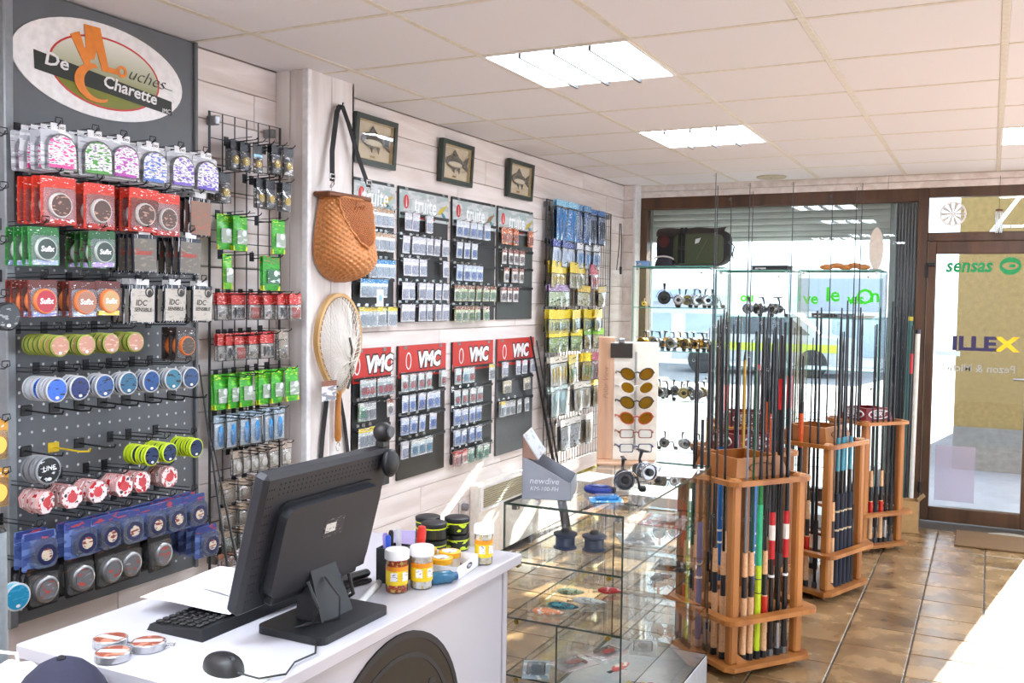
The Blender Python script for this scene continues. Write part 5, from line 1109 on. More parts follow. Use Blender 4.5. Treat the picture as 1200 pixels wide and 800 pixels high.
inst(reel_spec(mat('#26272c', .35), mat('#aeb1b6', .2, .9), STEEL, 1.2), (-1.125, 3.33, .901), 'silver spooled fishing reel on the glass counter, farther one', 'reel', 'reels on the glass counter', (0, 0, .9))
t = thing('blue_packet', 'bright blue and clear packet on the glass counter before the reels', 'packet', (-1.13, 2.985, .9005), .5)
part('card', G().rbox(-.055, .055, -.035, .035, .0005, .006, .002), inkmat('#4f9fd8', '#e8f2fa', 40, .42), t); part('blister', G().rbox(-.04, .04, -.025, .02, .006, .022, .006), glass(tint=(.5, .75, .95), refl=1.4, body=.4, bodycol=(.1, .4, .8)), t)
t = thing('blue_sleeve', 'dark blue coiled sleeve on the glass counter behind the blue packet', 'sleeve', (-1.20, 3.10, .9005))
part('coil', G().tube([(.045*math.cos(a), .045*math.sin(a)*.8, .012) for a in [2*PI*i/20 for i in range(20)]], .011, 8, closed=True), mat('#1c2f78', .4), t, True); part('clip', G().rbox(.03, .06, -.01, .01, .004, .024, .003), BLACK, t)
for lb, x, y, w, h, rz in (('white sheet lying on the far right corner of the glass counter', -1.085, 3.62, .15, .2, .15), ('pale card lying beside the sunglasses stand on the glass', -1.34, 3.36, .12, .18, -.2)):
    t = thing('paper_sheet', lb, 'paper', (x, y, .9005), rz); part('sheet', G().rbox(-w/2, w/2, -h/2, h/2, .0003, .0015, .0003), inkmat('#eceae6', '#c8c6c8', 50, .42, None, .6, (1, 8, 1)), t)
# sunglasses stand
sd = thing('sunglasses_stand', 'pale wooden sunglasses stand at the far end of the glass counter', 'display stand', (-1.325, 3.72, .9005), .38)
part('base', G().rbox(-.12, .12, -.07, .09, .0, .014, .004), mat('#c9a080', .5, 0, .1, 20), sd)
part('back_panel', G().rbox(-.06, .125, -.0, .008, .014, .50, .002), mat('#efe9dc', .5), sd)
part('side_plank', G().rbox(-.12, -.055, -.004, .014, .014, .52, .003), woodmat('#cfa98c', '#b88c6c', 8, (3, 3, .3), .5), sd)
part('lettering', txt('Polar View', .03, mat('#7a5a48', .5), 'y', .0003, .3, -.0005, (-.088, -.005, .33), 1.0, False, PI/2), GB, sd)
part('arm_bar', G().rbox(.028, .036, -.02, .0, .06, .46, .002), CLEAR, sd)
hb = thing('hand_mirror', 'small dark square mirror clipped to the sunglasses stand head', 'mirror', (-1.345, 3.697, 1.335), .38)
part('plate', G().rbox(-.045, .045, -.012, -.004, -.0, .062, .002), mat('#2a221e', .15), hb); part('clip', G().rbox(-.012, .012, -.016, .0, .062, .08, .002), STEEL, hb)
def shades(k, label, z, fc, lc, h=.034, amber=True):
    R_ = Matrix.Rotation(.38, 3, 'Z'); o = R_ @ Vector((.035, -.075, 0))
    t = thing('sunglasses' if amber else 'reading_glasses', label, 'glasses', (-1.325+o.x, 3.72+o.y, z-.012), .55, 'glasses on the stand')
    fm = mat(fc, .3); lens = glass(tint=lc, refl=.6, body=.3, bodycol=(lc[0]*.6, lc[1]*.6, 0.)) if amber else glass(tint=(.95, .97, .98), refl=1.)
    for sx in (-1, 1):
        P = [(sx*(.038+.030*math.cos(a)*(1+.12*math.sin(a)*0)), .5*h*math.sin(a)*(1.0 if amber else .8)+.003*math.cos(a)) for a in [2*PI*i/18 for i in range(18)]]
        if amber: P = [(u, v*1.0+sx*(u-sx*.038)*.12) for u, v in P]
        if not amber: P = rrect(sx*.038, 0, .056, h*.7, .008, 4)
        c0 = sx*.038; Q = [(c0+(u-c0)*(.88), v*.84) for u, v in P]
        part('rim', G().ringplate(P, Q, -.003, .003, 'y'), fm, t, True); part('lens', G().plate(Q, -.001, .001, 'y'), lens, t)
        part('temple', G().tube([(sx*.068, .0, .006), (sx*.071, .02, .008), (sx*.070, .075, .006), (sx*.066, .105, -.012)], [.0045, .0035, .003, .003], 6), fm, t, True)
    part('bridge', G().tube([(-.012, -.001, .004), (0, -.003, .008), (.012, -.001, .004)], .003, 6), fm, t, True)
for k, (z, fc, lc, am, lb) in enumerate(((1.287, '#3a322c', (.55, .33, .02), True, 'dark framed amber sunglasses at the top of the stand'), (1.232, '#d8d4cc', (.58, .35, .03), True, 'pale framed amber sunglasses, second from the top'), (1.172, '#26221e', (.52, .33, .02), True, 'black wraparound amber sunglasses, third from the top'), (1.109, '#a83a1c', (.55, .28, .02), True, 'red framed amber sunglasses, fourth from the top'), (1.046, '#7a3a26', (1, 1, 1), False, 'brown rimmed clear reading glasses below the red sunglasses'), (.988, '#34405c', (1, 1, 1), False, 'blue rimmed clear reading glasses, lowest on the stand'))): shades(k, lb, z, fc, lc, .050, am)

# glass towers by the window
def tower(label, x0, x1, H_, shelves, Y0=6.92, Y1=7.36):
    t = thing('glass_tower', label, 'glass cabinet', (x0, Y0, 0)); w = x1-x0; d = Y1-Y0
    part('plinth', G().rbox(0, w, 0, d, 0, .09, .003), mat('#c9cbcc', .4), t)
    part('glass_top', gpanel(0, w, 0, d, H_-.008, H_), GM, t)
    for x in (0, w-.006): part('glass_side', gpanel(x, x+.006, 0, d, .09, H_-.008), GM, t)
    part('glass_back', gpanel(.006, w-.006, d-.006, d, .09, H_-.008), GM, t); part('glass_door', gpanel(.008, w-.008, 0, .005, .095, H_-.01), GM, t)
    for z in shelves: part('shelf', gpanel(.008, w-.008, .012, d-.008, z, z+.006), GM, t)
    for x in (.03, w-.03): clamp(t, x, .03, H_-.02)
    part('lock', G().cyl((w*.85, -.004, H_-.05), (w*.85, .0, H_-.05), .009), CHROME, t)
    part('door_knob', G().cyl((w-.04, -.012, H_*.55), (w-.04, 0, H_*.55), .008), CHROME, t)
    return t
S1 = [1.515, 1.19, .82, .44]
tower('left glass tower with fishing reels and a bag on top', -2.44, -1.815, 1.83, S1)
tower('middle glass tower behind the rods', -1.80, -1.275, 1.80, [1.46, 1.1, .75, .42])
tower('right glass tower nearest the door', -1.22, -.675, 1.80, [1.46, 1.1, .75, .42])
def reels(z, n, x0, x1, kinds, desc, y0=7.0, rows=2):
    q = 0
    for r in range(rows):
        for k in range(n):
            q += 1
            x = x0+(x1-x0)*(k+.5)/n+random.uniform(-.01, .01); y = y0+r*.15+random.uniform(-.01, .01)
            inst(kinds[(k*2+r) % len(kinds)], (x, y, z+.0065), 'fishing reel, %s %s' % (('%s from left in front' if r == 0 else '%s from left at the back') % ORD[k], desc), 'reel', 'reels in the glass towers', (0, 0, random.uniform(-.8, .8)), (1.35, 1.35, 1.35))
reels(1.515, 2, -2.02, -1.85, [RS, RB], 'on the top shelf of the left tower')
reels(1.515, 1, -2.14, -2.04, [RS, RA], 'among silver reels, top shelf, left tower')
inst(RBB, (-2.22, 7.02, 1.5215), 'large black reel on the top shelf of the left tower', 'reel', 'reels in the glass towers', (0, 0, .3), (1.15, 1.15, 1.15))
inst(reel_spec(mat('#c8a01c', .4), mat('#d8b83a', .3, .6), mat('#b08a1c', .4), .6), (-2.37, 7.0, 1.5215), 'small yellow reel at the left end of the top shelf', 'reel', 'reels in the glass towers', (0, 0, .2))
reels(1.19, 5, -2.40, -1.86, [RGd, RA, RB, RGd, RS], 'on the second shelf of the left tower')
reels(.82, 4, -2.36, -1.87, [RB, RA, RB], 'on the third shelf of the left tower')
for k, z in ((0, .95),): 
    inst(RS, (-2.1, 7.2, .8265), 'silver reel at the very back of the third shelf, left tower', 'reel', 'reels in the glass towers', (0, 0, 1))
reels(.44, 4, -2.36, -1.87, [RB], 'on the lowest shelf of the left tower', rows=1)
reels(1.46, 3, -1.62, -1.32, [RB, RBB], 'on the top shelf of the middle tower', rows=1)
def darkbox(label, x, y, z, w, d, h, c='#26272b'):
    t = thing('reel_box', label, 'box', (x, y, z), random.uniform(-.1, .1), 'boxes in and on the towers')
    part('carton', G().rbox(-w/2, w/2, -d/2, d/2, .0005, h*.72, .003), mat(c, .5), t); part('lid', G().rbox(-w/2-.003, w/2+.003, -d/2-.003, d/2+.003, h*.70, h, .003), mat(c, .4), t); part('label', G().plate(rect(-w*.25, h*.4, w*.3, h*.35), d/2, d/2+.001, 'y'), inkmat('#c8c8cc', '#555560', 60, .4), t)
darkbox('long black reel box on top of the middle tower', -1.44, 7.12, 1.801, .26, .14, .035)
darkbox('black flat box on the top shelf of the right tower', -1.06, 7.1, 1.4665, .16, .12, .03)
darkbox('grey flat box on the top shelf of the right tower', -.92, 7.12, 1.4665, .1, .1, .03, '#6a7684')
darkbox('small blue carton on top of the left tower beside the bag', -2.38, 7.0, 1.831, .1, .08, .04, '#7fa4d4')
t = thing('wooden_lures', 'pile of orange wooden floats on top of the right tower', 'floats', (-.93, 7.1, 1.801))
for k in range(5): part('float', G().ellipsoid((-.12+k*.06, random.uniform(-.03, .03), .022+.012*(k % 2)), (.05, .022, .02), 12, 8), mat('#b8763a', .5, 0, .2, 40), t, True)
t = thing('paddle_blade', 'rounded pale paddle blade standing on the right tower', 'paddle', (-.735, 7.16, 1.801))
part('blade', G().plate([(.048*math.cos(a), .15+.15*math.sin(a)) for a in [2*PI*i/24 for i in range(24)]]+[], -.004, .004, 'y'), mat('#cfc4b8', .5), t); part('foot', G().rbox(-.04, .04, -.03, .03, 0, .012, .003), mat('#a89a8a', .5), t)
t = thing('round_white_plate', 'white oval plate lying on the top shelf of the right tower', 'plate', (-.80, 7.12, 1.4665))
part('dish', G().lathe([(.04, .0), (.06, .002), (.085, .018), (.08, .02), (.05, .008), (0, .007)], 26), WHITE, t, True); part('foot_ring', G().ringplate(circ(0, 0, .045), circ(0, 0, .04), -.0005, .001, 'z'), WHITE, t)

# fishing bag and cap
bgx = thing('fishing_bag', 'olive and black fishing bag on top of the left glass tower', 'bag', (-2.045, 7.185, 1.831))
OLV = mat('#3f4630', .75, 0, .12, 150, .2); BKB = mat('#1c1a1c', .75, 0, .1, 150)
part('body', G().ellipsoid((0, 0, .145), (.28, .14, .145), 24, 16, f=lambda v: Vector((math.copysign(abs(v[0])**.45, v[0]), math.copysign(abs(v[1])**.5, v[1]), math.copysign(abs(v[2])**.5, v[2])))), BKB, bgx, True)
part('front_pocket', G().ellipsoid((.07, -.135, .13), (.19, .035, .115), 24, 14, f=lambda v: Vector((math.copysign(abs(v[0])**.35, v[0]), math.copysign(abs(v[1])**.5, v[1]), math.copysign(abs(v[2])**.35, v[2])))), OLV, bgx, True)
part('flap', G().grid(lambda u, v: (-.25+u*.52, -.15*math.cos(v*PI/2)-.02*math.sin(PI*v), .225+.07*math.sin(v*PI/2)+.004*math.sin(u*14)), 20, 8), mat('#2c2422', .75), bgx, True)
for x in (-.06, -.03): part('webbing', ribbon([(x, -.178, .02), (x, -.182, .13), (x, -.172, .24), (x, -.12, .29)], .022, .0015, (1, 0, 0)), mat('#141416', .8), bgx)
part('buckle', G().rbox(-.065, -.02, -.192, -.18, .12, .15, .003), BLACK, bgx); part('badge', G().plate([(.06, .2), (.10, .21), (.085, .175), (.055, .165)], .172, .175, 'y'), mat('#b9bdc0', .4), bgx)
part('crease_strap', ribbon([(.07, -.174, .05), (.15, -.174, .2)], .008, .001, (1, 0, 0)), mat('#555c44', .8), bgx)
part('red_patch', G().ellipsoid((-.19, -.125, .19), (.05, .02, .05), 12, 8), mat('#4a1a18', .7), bgx, True)
part('side_strap', ribbon([(.275, 0, .2), (.31, -.01, .15), (.30, -.02, .09), (.31, -.03, .06)], .03, .002), BKB, bgx)
cp = thing('peaked_cap', 'dark cap with pale stripe leaning before the fishing bag', 'cap', (-2.21, 6.965, 1.831))
part('crown', G().ellipsoid((0, 0, 0), (.07, .05, .085), 18, 12, f=lambda v: Vector((v[0], v[1], max(0, v[2])))), mat('#2a2a34', .8), cp, True); part('stripe', G().tube([(.072*math.cos(a), -.05*abs(math.sin(a)), .05+.02*math.sin(a)) for a in [PI*i/12 for i in range(13)]], .006, 5), mat('#c9c4be', .7), cp, True)
part('peak', G().grid(lambda u, v: (.07*math.cos(PI*u), -.05*math.sin(PI*u)-.006-.004*v, .004+.02*v*math.sin(PI*u)), 12, 3), mat('#22222a', .7), cp)

# ================================================================== ROD RACKS AND RODS
def rack(label, cx, cy, rz, side=.46, header=None):
    t = thing('rod_rack', label, 'rod rack', (cx, cy, 0), rz, 'wooden rod racks'); h = side/2
    part('base_plate', G().plate([(-h+.03, -h), (h-.03, -h), (h, -h+.03), (h, h-.03), (h-.03, h), (-h+.03, h), (-h, h-.03), (-h, -h+.03)], .035, .055, 'z'), PINE, t)
    for sx in (-1, 1):
        for sy in (-1, 1):
            part('foot', G().rbox(sx*(h-.10)-.035, sx*(h-.10)+.035, sy*(h-.10)-.035, sy*(h-.10)+.035, 0, .035, .004), PINE, t)
            part('post', G().rbox(sx*(h-.055)-.022, sx*(h-.055)+.022, sy*(h-.055)-.022, sy*(h-.055)+.022, .055, .835, .008), PINE, t)
    part('gusset', G().plate([(-h+.07, .055), (-h+.13, .055), (-h+.07, .10)], h-.05, h-.035, 'y'), PINE, t)
    for z in (.238, .808):
        lip = 1.03 if z < .5 else .94
        a = (h+.02) if z < .5 else h-.006
        part('outer_rail', G().ringplate(rrect(0, 0, 2*a, 2*a, .05), rrect(0, 0, 2*(h-.028), 2*(h-.028), .02), z, z+.02, 'z'), PINE, t)
        part('inner_shelf', G().rbox(-(h-.085), h-.085, -(h-.085), h-.085, z, z+.02, .004), PINE, t)
    b0, b1, z0, z1 = h-.085, h-.11, .828, .905
    m = PINE if not header else mat('#7a1f24', .4)
    for k in range(4):
        R_ = Matrix.Rotation(k*PI/2, 4, 'Z')
        g = G().add([(-b0, -b0, z0), (b0, -b0, z0), (b1, -b1, z1), (-b1, -b1, z1), (-b0+.015, -b0+.015, z0), (b0-.015, -b0+.015, z0), (b1-.012, -b1+.012, z1), (-b1+.012, -b1+.012, z1)], [(0, 1, 2, 3), (7, 6, 5, 4), (0, 4, 5, 1), (1, 5, 6, 2), (2, 6, 7, 3), (3, 7, 4, 0)]).xf(R_)
        hd = part('top_board', g, m, t)
        if header:
            part('oval_print', G().ringplate(circ(0, .868, .09, 24, .03), circ(0, .868, .083, 24, .024), b0-.008, b0-.002, 'y').xf(R_), WHITE, hd)
            lm = txt('SERT', .042, WHITE, 'y', .002, .1, .001, (0, -b0+.006, .868), 1.2)
            for v in lm.vertices: v.co = R_ @ v.co
            part('lettering', lm, WHITE, hd)
    if not header:
        part('carved_oval', G().ringplate(circ(0, .866, .07, 20, .022), circ(0, .866, .066, 20, .019), b0-.013, b0-.007, 'y'), mat('#5a3a1c', .5), t)
    return t
BLK = mat('#1b1c20', .3, .2); CORK = mat('#d3a67c', .7, 0, .14, 120, .2); FOAM = mat('#232327', .8); SEAT = mat('#2e3036', .35, .4)
def rodspec(kind, L):
    def C(a, b, r0, r1=None, n=8): return G().cyl((0, 0, a), (0, 0, b), r0, r1, n)
    ch = []
    def guides(z0, z1, r, n=3):
        g = G()
        for k in range(n):
            z = z0+(z1-z0)*k/max(1, n-1); g.tube([(0, -r-.002-.006*math.sin(a), z+.006*math.cos(a)) for a in [2*PI*i/8 for i in range(8)]], .0011, 4, closed=True)
        return S('guides', g, STEEL)
    if kind.startswith('cork'):
        cc = {'cork_grey': '#74808c', 'cork_black': '#1b1c20', 'cork_green': '#1c4a2c', 'cork_red': '#24262a', 'cork_brown': '#4a3324'}[kind]
        root = S('fishing_rod', C(.45, L, .006, .0028), mat(cc, .25, .2), True)
        ch = [('butt_cap', S('butt_cap', C(0, .03, .0145), BLACK, True)), ('handle', S('handle', C(.03, .27, .0135, .0135, 10).cyl((0, 0, .36), (0, 0, .46), .0125, .0105, 10), CORK, True), []), ('reel_seat', S('reel_seat', C(.27, .36, .0115, .0115, 10), SEAT, True))]
        if kind == 'cork_red': ch[1] = ('handle', ch[1][1], [('winding', S('winding', C(.19, .265, .0145, .0145, 10), mat('#b8201c', .25), True))])
        ch.append(('guides', guides(.6, L-.02, .005)))
    elif kind == 'lime':
        root = S('fishing_rod', C(.66, L*.86, .0115, .010), mat('#1f7a3c', .25), True)
        ch = [('butt_cap', S('butt_cap', C(0, .035, .0155), BLACK, True)), ('butt_section', S('butt_section', C(.035, .40, .0135), mat('#b8d02c', .25), True), [('band', S('band', C(.28, .284, .0139).cyl((0, 0, .34), (0, 0, .344), .0139, n=8), BLACK, True))]), ('grip_section', S('grip_section', C(.40, .66, .013, .0125), mat('#2aa878', .3), True)), ('tip_section', S('tip_section', C(L*.86, L, .009, .006), BLACK, True))]
    elif kind == 'green':
        root = S('fishing_rod', C(.03, L*.62, .0125), mat('#1d7a3a', .25), True)
        ch = [('butt_cap', S('butt_cap', C(0, .03, .0145), mat('#c9c4b8', .4), True)), ('upper_section', S('upper_section', C(L*.62, L, .0115, .009), BLK, True)), ('red_band', S('red_band', C(.12, .15, .013), mat('#b83a34', .3), True))]
    elif kind == 'flag':
        root = S('fishing_rod', C(.03, L, .0115, .0055), BLK, True)
        ch = [('butt_cap', S('butt_cap', C(0, .03, .0145), mat('#8a8d92', .3, .8), True)), ('red_section', S('red_section', C(.42, .62, .0132), mat('#b8242c', .3), True), [('white_chevron', S('white_chevron', C(.50, .565, .0136), mat('#dcd4cc', .4), True))]), ('collar', S('collar', C(.34, .35, .0134), WHITE, True))]
    elif kind == 'silver':
        root = S('fishing_rod', C(.14, L, .0105, .0055), BLK, True)
        ch = [('butt_section', S('butt_section', C(.03, .14, .0128), mat('#a9acb2', .25, .8), True)), ('butt_cap', S('butt_cap', C(0, .03, .0145), BLACK, True)), ('reel_seat', S('reel_seat', C(.38, .44, .0135), SEAT, True))]
    elif kind == 'blue':
        root = S('fishing_rod', C(.03, L*.55, .0135), mat('#2a6ab0', .25), True)
        ch = [('butt_cap', S('butt_cap', C(0, .03, .015), mat('#b8bcc0', .3, .7), True)), ('upper_section', S('upper_section', C(L*.55, L, .010, .007), mat('#26282e', .3), True)), ('band', S('band', C(.3, .31, .014), WHITE, True)), ('band', S('band', C(.36, .37, .014), WHITE, True))]
    elif kind == 'navy':
        root = S('fishing_rod', C(.50, L, .008, .004), BLK, True)
        ch = [('sleeve', S('sleeve', C(.01, .50, .0165, .0155, 10), mat('#1c2130', .8), True), [('sleeve_label', S('sleeve_label', G().plate(rect(0, .18, .012, .02), .0162, .0172), WHITE))]), ('butt_cap', S('butt_cap', C(0, .012, .0168), BLACK, True)), ('tie', S('tie', C(.30, .31, .0172), mat('#b8a888', .5), True)), ('tie', S('tie', C(.40, .41, .0168), mat('#b8a888', .5), True)), ('teal_section', S('teal_section', C(.62, .80, .0105), mat('#3f8aa0', .3), True))]
    elif kind == 'redtip':
        root = S('fishing_rod', C(.03, L*.86, .0105, .0095), BLK, True)
        ch = [('butt_cap', S('butt_cap', C(0, .03, .015), BLACK, True)), ('red_section', S('red_section', C(L*.76, L*.86, .0115), mat('#b01c22', .3), True)), ('tip_section', S('tip_section', C(L*.86, L, .009, .006), BLACK, True))]
    elif kind == 'gold':
        root = S('fishing_rod', C(.03, L, .011, .008), mat('#a8843c', .25, .5), True)
        ch = [('butt_cap', S('butt_cap', C(0, .03, .013), BLACK, True)), ('tip_plug', S('tip_plug', C(L, L+.04, .008, .003), BLACK, True))]
    elif kind == 'orange':
        root = S('fishing_rod', C(.03, L*.8, .011), BLK, True)
        ch = [('butt_cap', S('butt_cap', C(0, .03, .013), BLACK, True)), ('orange_section', S('orange_section', C(L*.6, L*.75, .0118), mat('#d8581c', .3), True)), ('tip_section', S('tip_section', C(L*.8, L, .008, .005), BLACK, True))]
    elif kind == 'white':
        root = S('fishing_rod', C(.02, L, .0165), mat('#d8d4cc', .35), True)
        ch = [('end_cap', S('end_cap', C(0, .02, .018), BLACK, True)), ('tip_cap', S('tip_cap', C(L, L+.03, .018), mat('#2c2e34', .4), True))]
    elif kind == 'teal':
        root = S('fishing_rod', C(.02, L, .0165), mat('#2c5a56', .4), True)
        ch = [('end_cap', S('end_cap', C(0, .02, .018), BLACK, True)), ('tip_cap', S('tip_cap', C(L, L+.03, .018), mat('#b8a02c', .4), True))]
    elif kind == 'long':
        root = S('fishing_rod', C(.42, L, .006, .0018), mat('#2c2a2c', .3), True)
        ch = [('handle', S('handle', C(.03, .42, .012, .010), FOAM, True)), ('butt_cap', S('butt_cap', C(0, .03, .0135), BLACK, True)), ('guides', guides(.7, L-.01, .003, 7)), ('reel_seat', S('reel_seat', C(.27, .34, .0125), SEAT, True))]
    else:   # black telescopic
        root = S('fishing_rod', C(.03, L*.9, .009, .0055), BLK, True)
        ch = [('butt_cap', S('butt_cap', C(0, .03, .014), mat('#3a3c42', .4), True)), ('grip', S('grip', C(.1, .36, .0132), FOAM, True)), ('tip_section', S('tip_section', C(L*.9, L, .007, .004), BLACK, True)), ('guides', guides(L*.7, L*.98, .012))]
    return ('fishing_rod', root, ch)
RODD = {'cork_grey': 'cork handled rod with grey blank', 'cork_black': 'cork handled rod with black blank', 'cork_green': 'cork handled rod with green blank', 'cork_red': 'cork handled rod with red winding', 'cork_brown': 'cork handled rod with brown blank', 'lime': 'lime and green pole', 'green': 'green pole with black top', 'flag': 'black pole with red and white section', 'silver': 'black pole with silver butt', 'blue': 'blue telescopic pole', 'navy': 'rod in navy sleeve with teal section', 'redtip': 'black pole with red upper band', 'gold': 'gold slim pole', 'orange': 'black pole with orange band', 'long': 'tall thin rod with foam grip', 'black': 'black telescopic rod', 'white': 'white tube', 'teal': 'teal tube'}
RC = {}
def rods(cx, cy, rz, side, rk, plan):
    """plan: {side letter: [(kind, length)...]}; a faces local -y, b +x, c +y, d -x"""
    h = side/2-.058
    nm = {'a': 'aisle side', 'b': 'door side', 'c': 'window side', 'd': 'counter side'}
    for sd_, lst in plan.items():
        n = len(lst)
        for k, (kind, L) in enumerate(lst):
            u = -h+.06+(2*h-.12)*(k/(n-1) if n > 1 else .5)
            x, y = {'a': (u, -h), 'b': (h, u), 'c': (-u, h), 'd': (-h, -u)}[sd_]
            c, s_ = math.cos(rz), math.sin(rz); px, py = cx+x*c-y*s_, cy+x*s_+y*c
            L = L if kind == 'long' else round(L-.17, 3)
            key = (kind, L)
            if key not in RC: RC[key] = rodspec(kind, L)
            lean = .006; vx, vy = -x*c+y*s_, -x*s_-y*c
            inst(RC[key], (px, py, .0555), '%s, %s on %s of %s' % (RODD[kind], ORD[k], nm[sd_], rk), 'fishing rod', 'rods in the racks', (random.uniform(-lean, lean), random.uniform(-lean, lean), math.atan2(py, px)+PI))
B = lambda L: ('black', L)
R1 = (-.965, 4.205, math.radians(53), .46); R2_ = (-.837, 5.437, math.radians(69), .445); R3 = (-.70, 6.55, math.radians(50), .40); R4 = (-1.115, 4.905, math.radians(45), .43); R5 = (-1.33, 5.87, math.radians(20), .43)
rack('wooden rod rack nearest the camera beside the glass counter', *R1)
rods(*R1, 'front rack', {'a': [('cork_grey', 1.48), ('cork_green', 1.55), ('lime', 1.06), ('cork_red', 1.42), ('flag', 1.58), ('silver', 1.6), ('flag', 1.62)], 'd': [B(1.45), ('blue', 1.17), ('silver', 1.5), ('cork_brown', 1.52), ('cork_black', 1.6)], 'b': [('redtip', 1.56), ('redtip', 1.54), ('cork_grey', 1.6), B(1.62), ('blue', 1.55)], 'c': [('green', 1.5), ('cork_green', 1.4), B(1.6), ('gold', 1.15), ('cork_red', 1.5)]})
rack('wooden rod rack in the middle of the aisle with navy sleeved rods', *R2_)
rods(*R2_, 'middle aisle rack', {'a': [('cork_brown', 1.5), ('navy', 1.66), ('navy', 1.7), ('navy', 1.62), ('navy', 1.72), ('long', 2.16)], 'd': [B(1.5), ('cork_brown', 1.55), ('orange', 1.4), ('cork_red', 1.5), B(1.66)], 'b': [('long', 2.15), B(1.6), ('long', 2.12), ('silver', 1.64)], 'c': [B(1.55), ('cork_black', 1.6), ('long', 2.18), B(1.6)]})
rack('maroon topped rod rack nearest the entrance door', *R3, header=True)
rods(*R3, 'rack nearest door', {'a': [('cork_red', 1.55), ('black', 1.66), ('cork_red', 1.6), ('silver', 1.7), ('black', 1.6)], 'd': [B(1.5), ('cork_brown', 1.55), B(1.6), ('silver', 1.66)], 'b': [B(1.6), ('silver', 1.55)], 'c': [B(1.62), B(1.5)]})
rack('maroon topped rod rack just behind the front rack', *R4, header=True)
rods(*R4, 'rack behind front rack', {'a': [('gold', 1.4), ('cork_black', 1.5), ('blue', 1.35), ('black', 1.55), ('orange', 1.45), ('cork_red', 1.6)], 'b': [('green', 1.48), ('green', 1.5), ('green', 1.47), ('orange', 1.5), ('cork_brown', 1.6)], 'd': [('cork_grey', 1.55), ('long', 2.1), ('silver', 1.5), ('blue', 1.6), ('redtip', 1.45)], 'c': [('long', 2.14), B(1.6), ('long', 2.06), B(1.5), ('long', 2.18)]})
rack('maroon topped rod rack in front of the glass towers', *R5, header=True)
rods(*R5, 'rack before glass towers', {'a': [B(1.55), ('cork_brown', 1.6), B(1.62), ('redtip', 1.5), B(1.66)], 'd': [B(1.5), ('gold', 1.45), B(1.6), ('cork_black', 1.5), B(1.64)], 'b': [B(1.6), ('cork_red', 1.55), B(1.5), ('silver', 1.6)], 'c': [B(1.66), ('long', 2.2), B(1.6), B(1.62)]})
# tubes by the door
for k, (kind, x, y, L, lb) in enumerate((('teal', -.53, 7.42, 1.45, 'teal rod tube with yellow cap leaning by the door post'), ('white', -.475, 7.38, 1.36, 'white rod tube standing by the door post'), ('black', -.57, 7.36, 1.5, 'black rod standing by the door post'), ('black', -.61, 7.40, 1.62, 'taller black rod standing by the window end'), ('redtip', -.505, 7.30, 1.42, 'red banded pole standing before the door post'))):
    if (kind, L) not in RC: RC[(kind, L)] = rodspec(kind, L)
    inst(RC[(kind, L)], (x, y, .001), lb, 'rod tube' if kind in ('white', 'teal') else 'fishing rod', 'tubes and rods by the door', (0, .01, 0))
t = thing('cardboard_box', 'small cardboard box on the floor by the door post', 'box', (-.47, 7.12, 0), .2)
for b in ((-.06, .06, -.06, -.057), (-.06, .06, .057, .06), (-.06, -.057, -.06, .06), (.057, .06, -.06, .06)): part('wall', G().box(*b, .001, .22), mat('#b08a5a', .8), t)
part('flap', G().add([(.06, -.06, .22), (.06, .06, .22), (.10, .06, .26), (.10, -.06, .26)], [(0, 1, 2, 3)]), mat('#b8946a', .8), t); part('floor', G().box(-.06, .06, -.06, .06, .001, .003), mat('#a07a4a', .8), t)
# ceiling rose with hanging line display
cd_ = thing('ceiling_disc', 'flat beige disc on the ceiling above the rods', 'ceiling disc', (-1.487, 7.24, H-.0025))
part('disc', G().lathe([(0, -.012), (.10, -.012), (.108, -.006), (.108, 0)], 28), mat('#b8ae98', .5), cd_, True); part('screw', G().cyl((0, 0, -.014), (0, 0, -.011), .008), STEEL, cd_)

# ================================================================== LEFT EDGE AND FOREGROUND
pole_ = thing('display_post', 'pale grey metal display post at the left edge', 'post', (-2.36, 1.655, 0))
part('tube', G().cyl((0, 0, .02), (0, 0, .93), .028, n=18), mat('#a9b4bc', .35, .3), pole_, True); part('foot', G().cyl((0, 0, 0), (0, 0, .02), .1, n=24), DARKMETAL, pole_); part('top_cap', G().lathe([(.028, .93), (.02, .94), (0, .942)], 16), BLACK, pole_)
sr_ = thing('side_rack', 'narrow black hook rail on the wall at the left edge', 'hook rail', (-2.655, 1.77, .6))
part('rail', G().rbox(-.012, 0, -.012, .012, 0, 1.55, .003), DARKMETAL, sr_)
for z in (.95, 1.1, 1.25, 1.4, .45, .6, .75): ob('hook', HKB, sr_, (0, 0, z-.0))
hang(pk_spool('#1c1c20', '#2a2a2e', '#1c1c20', .04, .02, ink='#8a8c90'), 1.77, 1.50, 1, .03, .05, 'black spool', 'left edge hook rail', 'line spool', 'things on the hook rail', parent=sr_, hk=False)
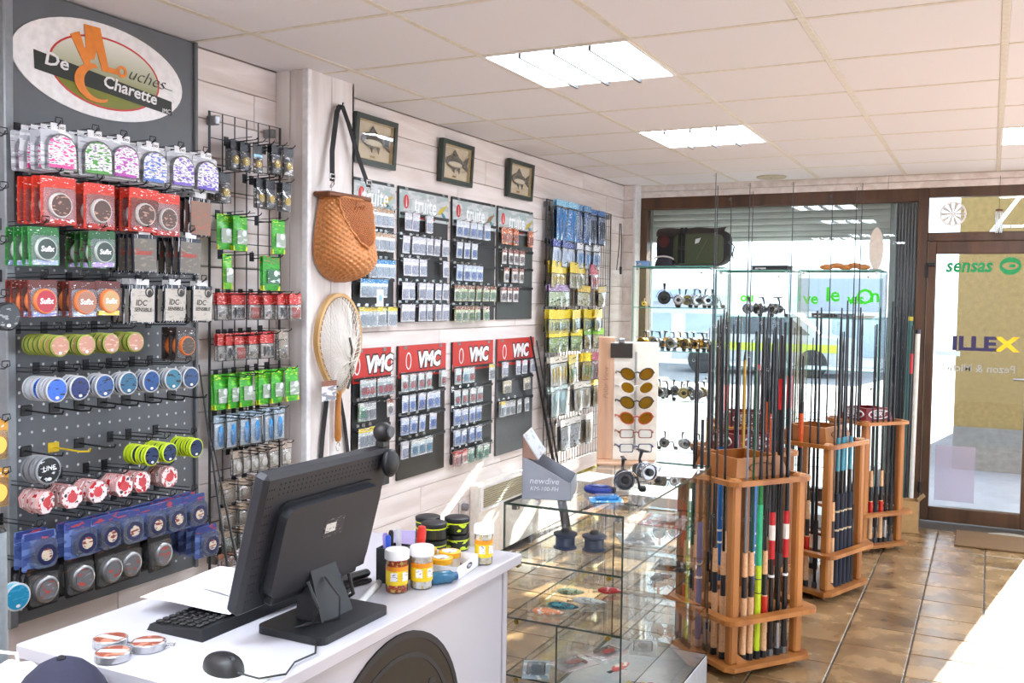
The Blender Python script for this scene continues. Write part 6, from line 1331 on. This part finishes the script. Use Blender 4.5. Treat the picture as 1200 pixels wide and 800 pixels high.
for k, z in enumerate((1.155, 1.02)): hang(pk_disc('#d89a2c', '#e8c85a', '#c87a1c', w=.08, h=.11, r=.03, ink='#e8b84a'), 1.74, z, 2, .03, .06, 'amber carded spool pack', '%s on the left edge hook rail' % ['upper', 'lower'][k], 'line pack', 'things on the hook rail', parent=sr_, hk=False)
hang(pk_spool('#c8ced2', '#2a8ab0', '#5fa8c0', .04, .03, ink='#3f9ac0'), 1.785, .705, 1, .03, .05, 'cyan faced spool', 'low at the left edge hook rail', 'line spool', 'things on the hook rail', parent=sr_, hk=False)
# stool with dark cap and white bag at the counter end (mostly below the frame)
stl = thing('counter_stool', 'low white stool at the near end of the counter', 'stool', (-1.64, 1.19, 0))
part('seat', G().lathe([(.15, .66), (.165, .67), (.165, .705), (.15, .715), (0, .715)], 28), WHITE, stl, True)
for k in range(4):
    a = PI/4+k*PI/2; part('leg', G().cyl((.18*math.cos(a), .18*math.sin(a), 0), (.11*math.cos(a), .11*math.sin(a), .665), .013), STEEL, stl)
nc = thing('navy_cap', 'dark navy cap with curved peak lying at the counter end', 'cap', (-1.585, 1.245, .716), .9)
part('crown', G().ellipsoid((0, 0, 0), (.09, .10, .13), 22, 14, f=lambda v: Vector((v[0], v[1], max(0, v[2])))), mat('#23233a', .8, 0, .1, 90), nc, True); nc.scale = (1.15, 1.15, 1.15)
part('peak', G().grid(lambda u, v: (.088*math.cos(PI*u)*(1-.1*v), -.09*math.sin(PI*u)-.07*v*math.sin(PI*u), .012+.02*v), 14, 5).grid(lambda u, v: (.088*math.cos(PI*u)*(1-.1*v), -.09*math.sin(PI*u)-.07*v*math.sin(PI*u), .009+.02*v), 14, 5), mat('#1c1c2e', .7), nc, True)
part('button', G().ellipsoid((0, 0, .13), (.008, .008, .005), 8, 6), mat('#15151f', .7), nc, True)
wb = thing('white_bag', 'crumpled white plastic bag beside the navy cap', 'bag', (-1.735, 1.235, .716))
part('body', G().ellipsoid((0, 0, .055), (.075, .08, .055), 26, 16, f=lambda v: v*(1+.07*math.sin(7*v[0]+3*v[2])+.05*math.sin(11*v[1]+5*v[0]))), mat('#eef0f2', .35), wb, True); part('handle', G().tube([(-.03, 0, .10), (-.02, 0, .135), (.02, .01, .135), (.03, .01, .10)], .004, 6), WHITE, wb, True)
